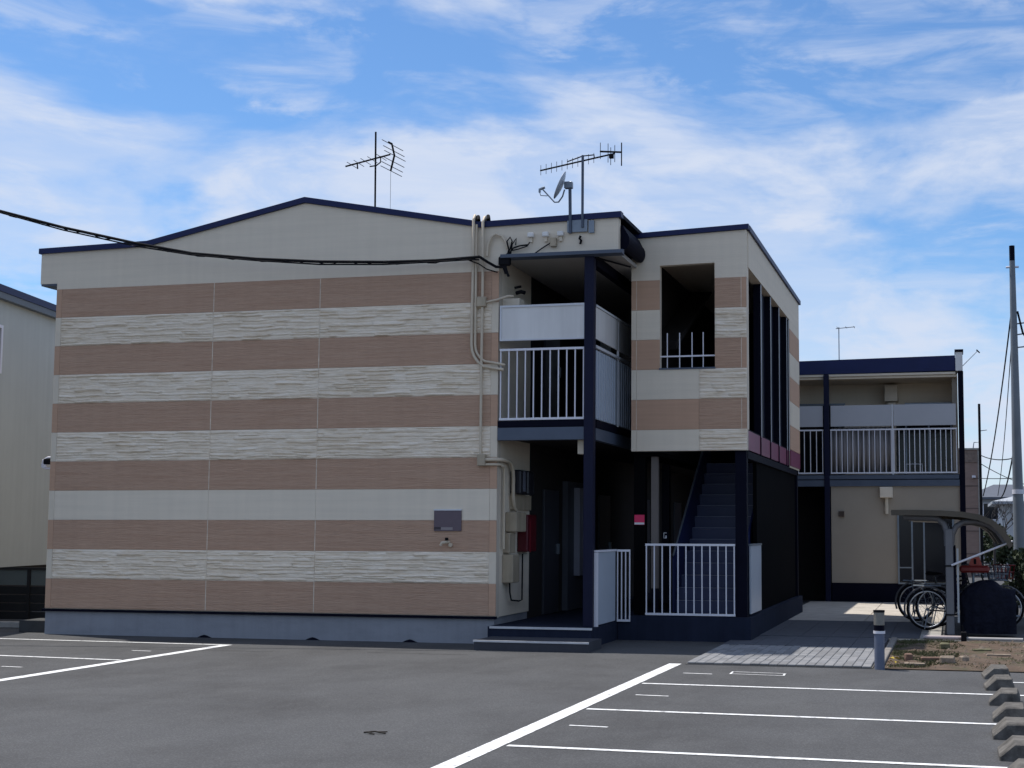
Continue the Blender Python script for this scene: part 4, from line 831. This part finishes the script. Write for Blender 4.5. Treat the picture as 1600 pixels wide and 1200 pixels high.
leafmass('hedge_bush', 16.2, 12.5, 1.2, 1.5, 1.7, 2600, LEAF2, 'lighter green bush farther behind the utility pole', 'bush')
# utility poles
up = empty('utility_pole', (15.47, 20, 0), 'tall grey utility pole with bracket ring at the right edge', 'utility pole')
POLE = M('pole_grey', (.17, .19, .21), .6, .10, 2, bump=.1)
MB().tube([(15.48, 20, 0), (15.46, 20, 4.5), (15.45, 20, 9.0)], .165, 20, .075).build('shaft', POLE, up); MB().cyl((15.45, 20), .075, 9.0, 9.42, 14).build('cap', NAVYD, up)
MB().tube([(15.28, 20, 8.83), (15.62, 20, 8.83)], .03, 8).build('cross_arm', RAILW, up); MB().cyl((15.475, 20), .16, 2.62, 2.74, 18).build('collar', RAILW, up)
for z, x1 in ((6.6, 16.1), (7.25, 16.0), (6.95, 15.95)): MB().tube([(15.46, 20, z), (x1, 20, z+.06)], .02, 6).build('bracket', GALV, up)
MB().tube([(15.56, 20, 7.6), (15.68, 19.9, 7.0), (15.85, 19.8, 6.7), (16.2, 19.6, 6.7)], .03, 6).build('cable_drop', BLACKR, up)
p2 = empty('service_post', (14.66, 31, 0), 'thin black post standing beside the brown striped block', 'post')
MB().cyl((14.70, 31.0), .055, 0, 6.05, 10, .045).build('shaft', BLACKR, p2); MB().tube([(14.70, 31, 4.72), (14.50, 31, 4.70), (14.47, 31, 4.5)], .02, 6).build('lamp_arm', GALV, p2); MB().tube([(14.70, 31, 5.1), (14.95, 31, 5.13)], .015, 6).build('bracket', GALV, p2)
bb_ = empty('brown_block', (13.7, 34, 0), 'narrow brown tiled building far behind the rear block', 'building')
box('wall', M('brown_tile', (.26, .185, .155), .85, .15, 3, bump=.3, bs=20, stretch=(1, 1, 4)), bb_, 12.2, 14.63, 32, 38, 0, 4.50); box('corner_strip', CONC, bb_, 14.632, 14.70, 31.98, 38, 0, 4.50); box('coping', CONC, bb_, 12.2, 14.72, 31.95, 38, 4.502, 4.56)
for z in (3.2, 2.4, 1.6, .8): box('joint_band', M('tile_joint', (.12, .09, .08), .9), bb_, 12.2, 14.63, 31.985, 31.999, z, z+.03)
box('wall_lamp', RAILW, bb_, 14.42, 14.55, 31.9, 31.999, 3.48, 3.58, .01); box('relief_band', M('tile_relief', (.20, .15, .125), .9, .35, 9), bb_, 12.2, 14.62, 31.97, 31.998, 4.05, 4.44)
def far_house(name, label, x0, x1, y, zw, zr, wall, roof, hip=True):
    e = empty(name, ((x0+x1)/2, y, 0), label, 'house'); box('wall', wall, e, x0, x1, y, y+7, 0, zw); c = (x0+x1)/2; o = .5
    r = MB().add([(x0-o, y-o, zw), (x1+o, y-o, zw), (x1+o, y+7+o, zw), (x0-o, y+7+o, zw), (c-(x1-x0)*.18, y+3.5, zr), (c+(x1-x0)*.18, y+3.5, zr), (x0-o, y-o, zw-.12), (x1+o, y-o, zw-.12), (x1+o, y+7+o, zw-.12), (x0-o, y+7+o, zw-.12)], [(0, 1, 5, 4), (1, 2, 5), (2, 3, 4, 5), (3, 0, 4), (6, 7, 1, 0), (7, 8, 2, 1), (8, 9, 3, 2), (9, 6, 0, 3), (9, 8, 7, 6)]); r.build('roof', roof, e)
    n = max(2, int((x1-x0)/1.4))
    for i in range(n):
        xx = x0+(x1-x0)*(i+.5)/n
        for z in (.9, zw-1.25):
            w = box('window', RAILW, e, xx-.42, xx+.42, y-.03, y-.001, z, z+.95); box('pane', GLASSD, w, xx-.37, xx+.37, y-.045, y-.031, z+.05, z+.90)
    return e
far_house('far_house', 'far house with low dark hipped roof behind the wires', 14.8, 18.6, 60, 3.45, 4.25, M('far_wall', (.42, .44, .48), .9), M('far_roof', (.09, .10, .125), .7))
far_house('far_house', 'far pale gabled house half hidden by the utility pole', 15.9, 19.5, 44, 2.9, 3.35, M('far_pale_wall', (.55, .56, .58), .9), M('far_pale_roof', (.35, .37, .40), .7))
far_house('far_house', 'far house at the picture edge right of the pole', 22, 30, 75, 4.6, 6.4, M('far_wall2', (.45, .42, .38), .9), M('far_roof2', (.12, .10, .10), .7))
bt = empty('bare_tree', (15.3, 40, 0), 'thin bare tree before the far hipped roof', 'tree'); m = MB(); rnd = random.Random(4)
def branch(p, d, l, r, k):
    q = p+d*l; m.tube([p, p.lerp(q, .5)+Vector((rnd.uniform(-.04, .04), 0, 0)), q], r, 5, r*.6)
    if k:
        for _ in range(3): branch(p.lerp(q, rnd.uniform(.55, 1)), (d+Vector((rnd.uniform(-.9, .9), rnd.uniform(-.7, .7), rnd.uniform(-.1, .6)))).normalized(), l*.68, r*.6, k-1)
branch(Vector((15.35, 40, 0)), Vector((.05, 0, 1)), 1.4, .06, 4); m.build('trunk', M('bare_bark', (.05, .045, .045), .9), bt)
leafmass('hedge_bush', 15.6, 42, 1.0, 1.0, 1.9, 1800, LEAF, 'far dark shrub below the bare tree', 'bush', s=.12)
# street wires by the pole
def wire(a, b, sag, r, lab):
    a, b = Vector(a), Vector(b); pts = [a.lerp(b, t/14)-Vector((0, 0, sag*4*(t/14)*(1-t/14))) for t in range(15)]
    MB().tube(pts, r, 5).build('service_wire', BLACKR, label=lab, cat='wire', group='street wires by the utility pole')
wire((15.40, 20, 7.6), (15.0, 42, 3.1), .5, .022, 'longest black wire falling left from the utility pole')
wire((15.42, 20, 7.2), (15.6, 42, 3.1), .5, .014, 'thin wire falling almost straight beside the utility pole')
wire((15.40, 20, 3.9), (15.7, 42, 3.0), .3, .024, 'short thick wire from mid pole to the far roof')
wire((15.40, 20, 3.6), (14.72, 31, 4.25), .1, .016, 'wire between the utility pole and the thin black post')
wire((15.40, 20, 3.05), (13.4, 45, 4.2), .1, .012, 'lowest level wire left of the utility pole')
wire((14.72, 31, 3.95), (18.0, 44, 3.4), .2, .014, 'slack wire from the thin black post to the pale house')
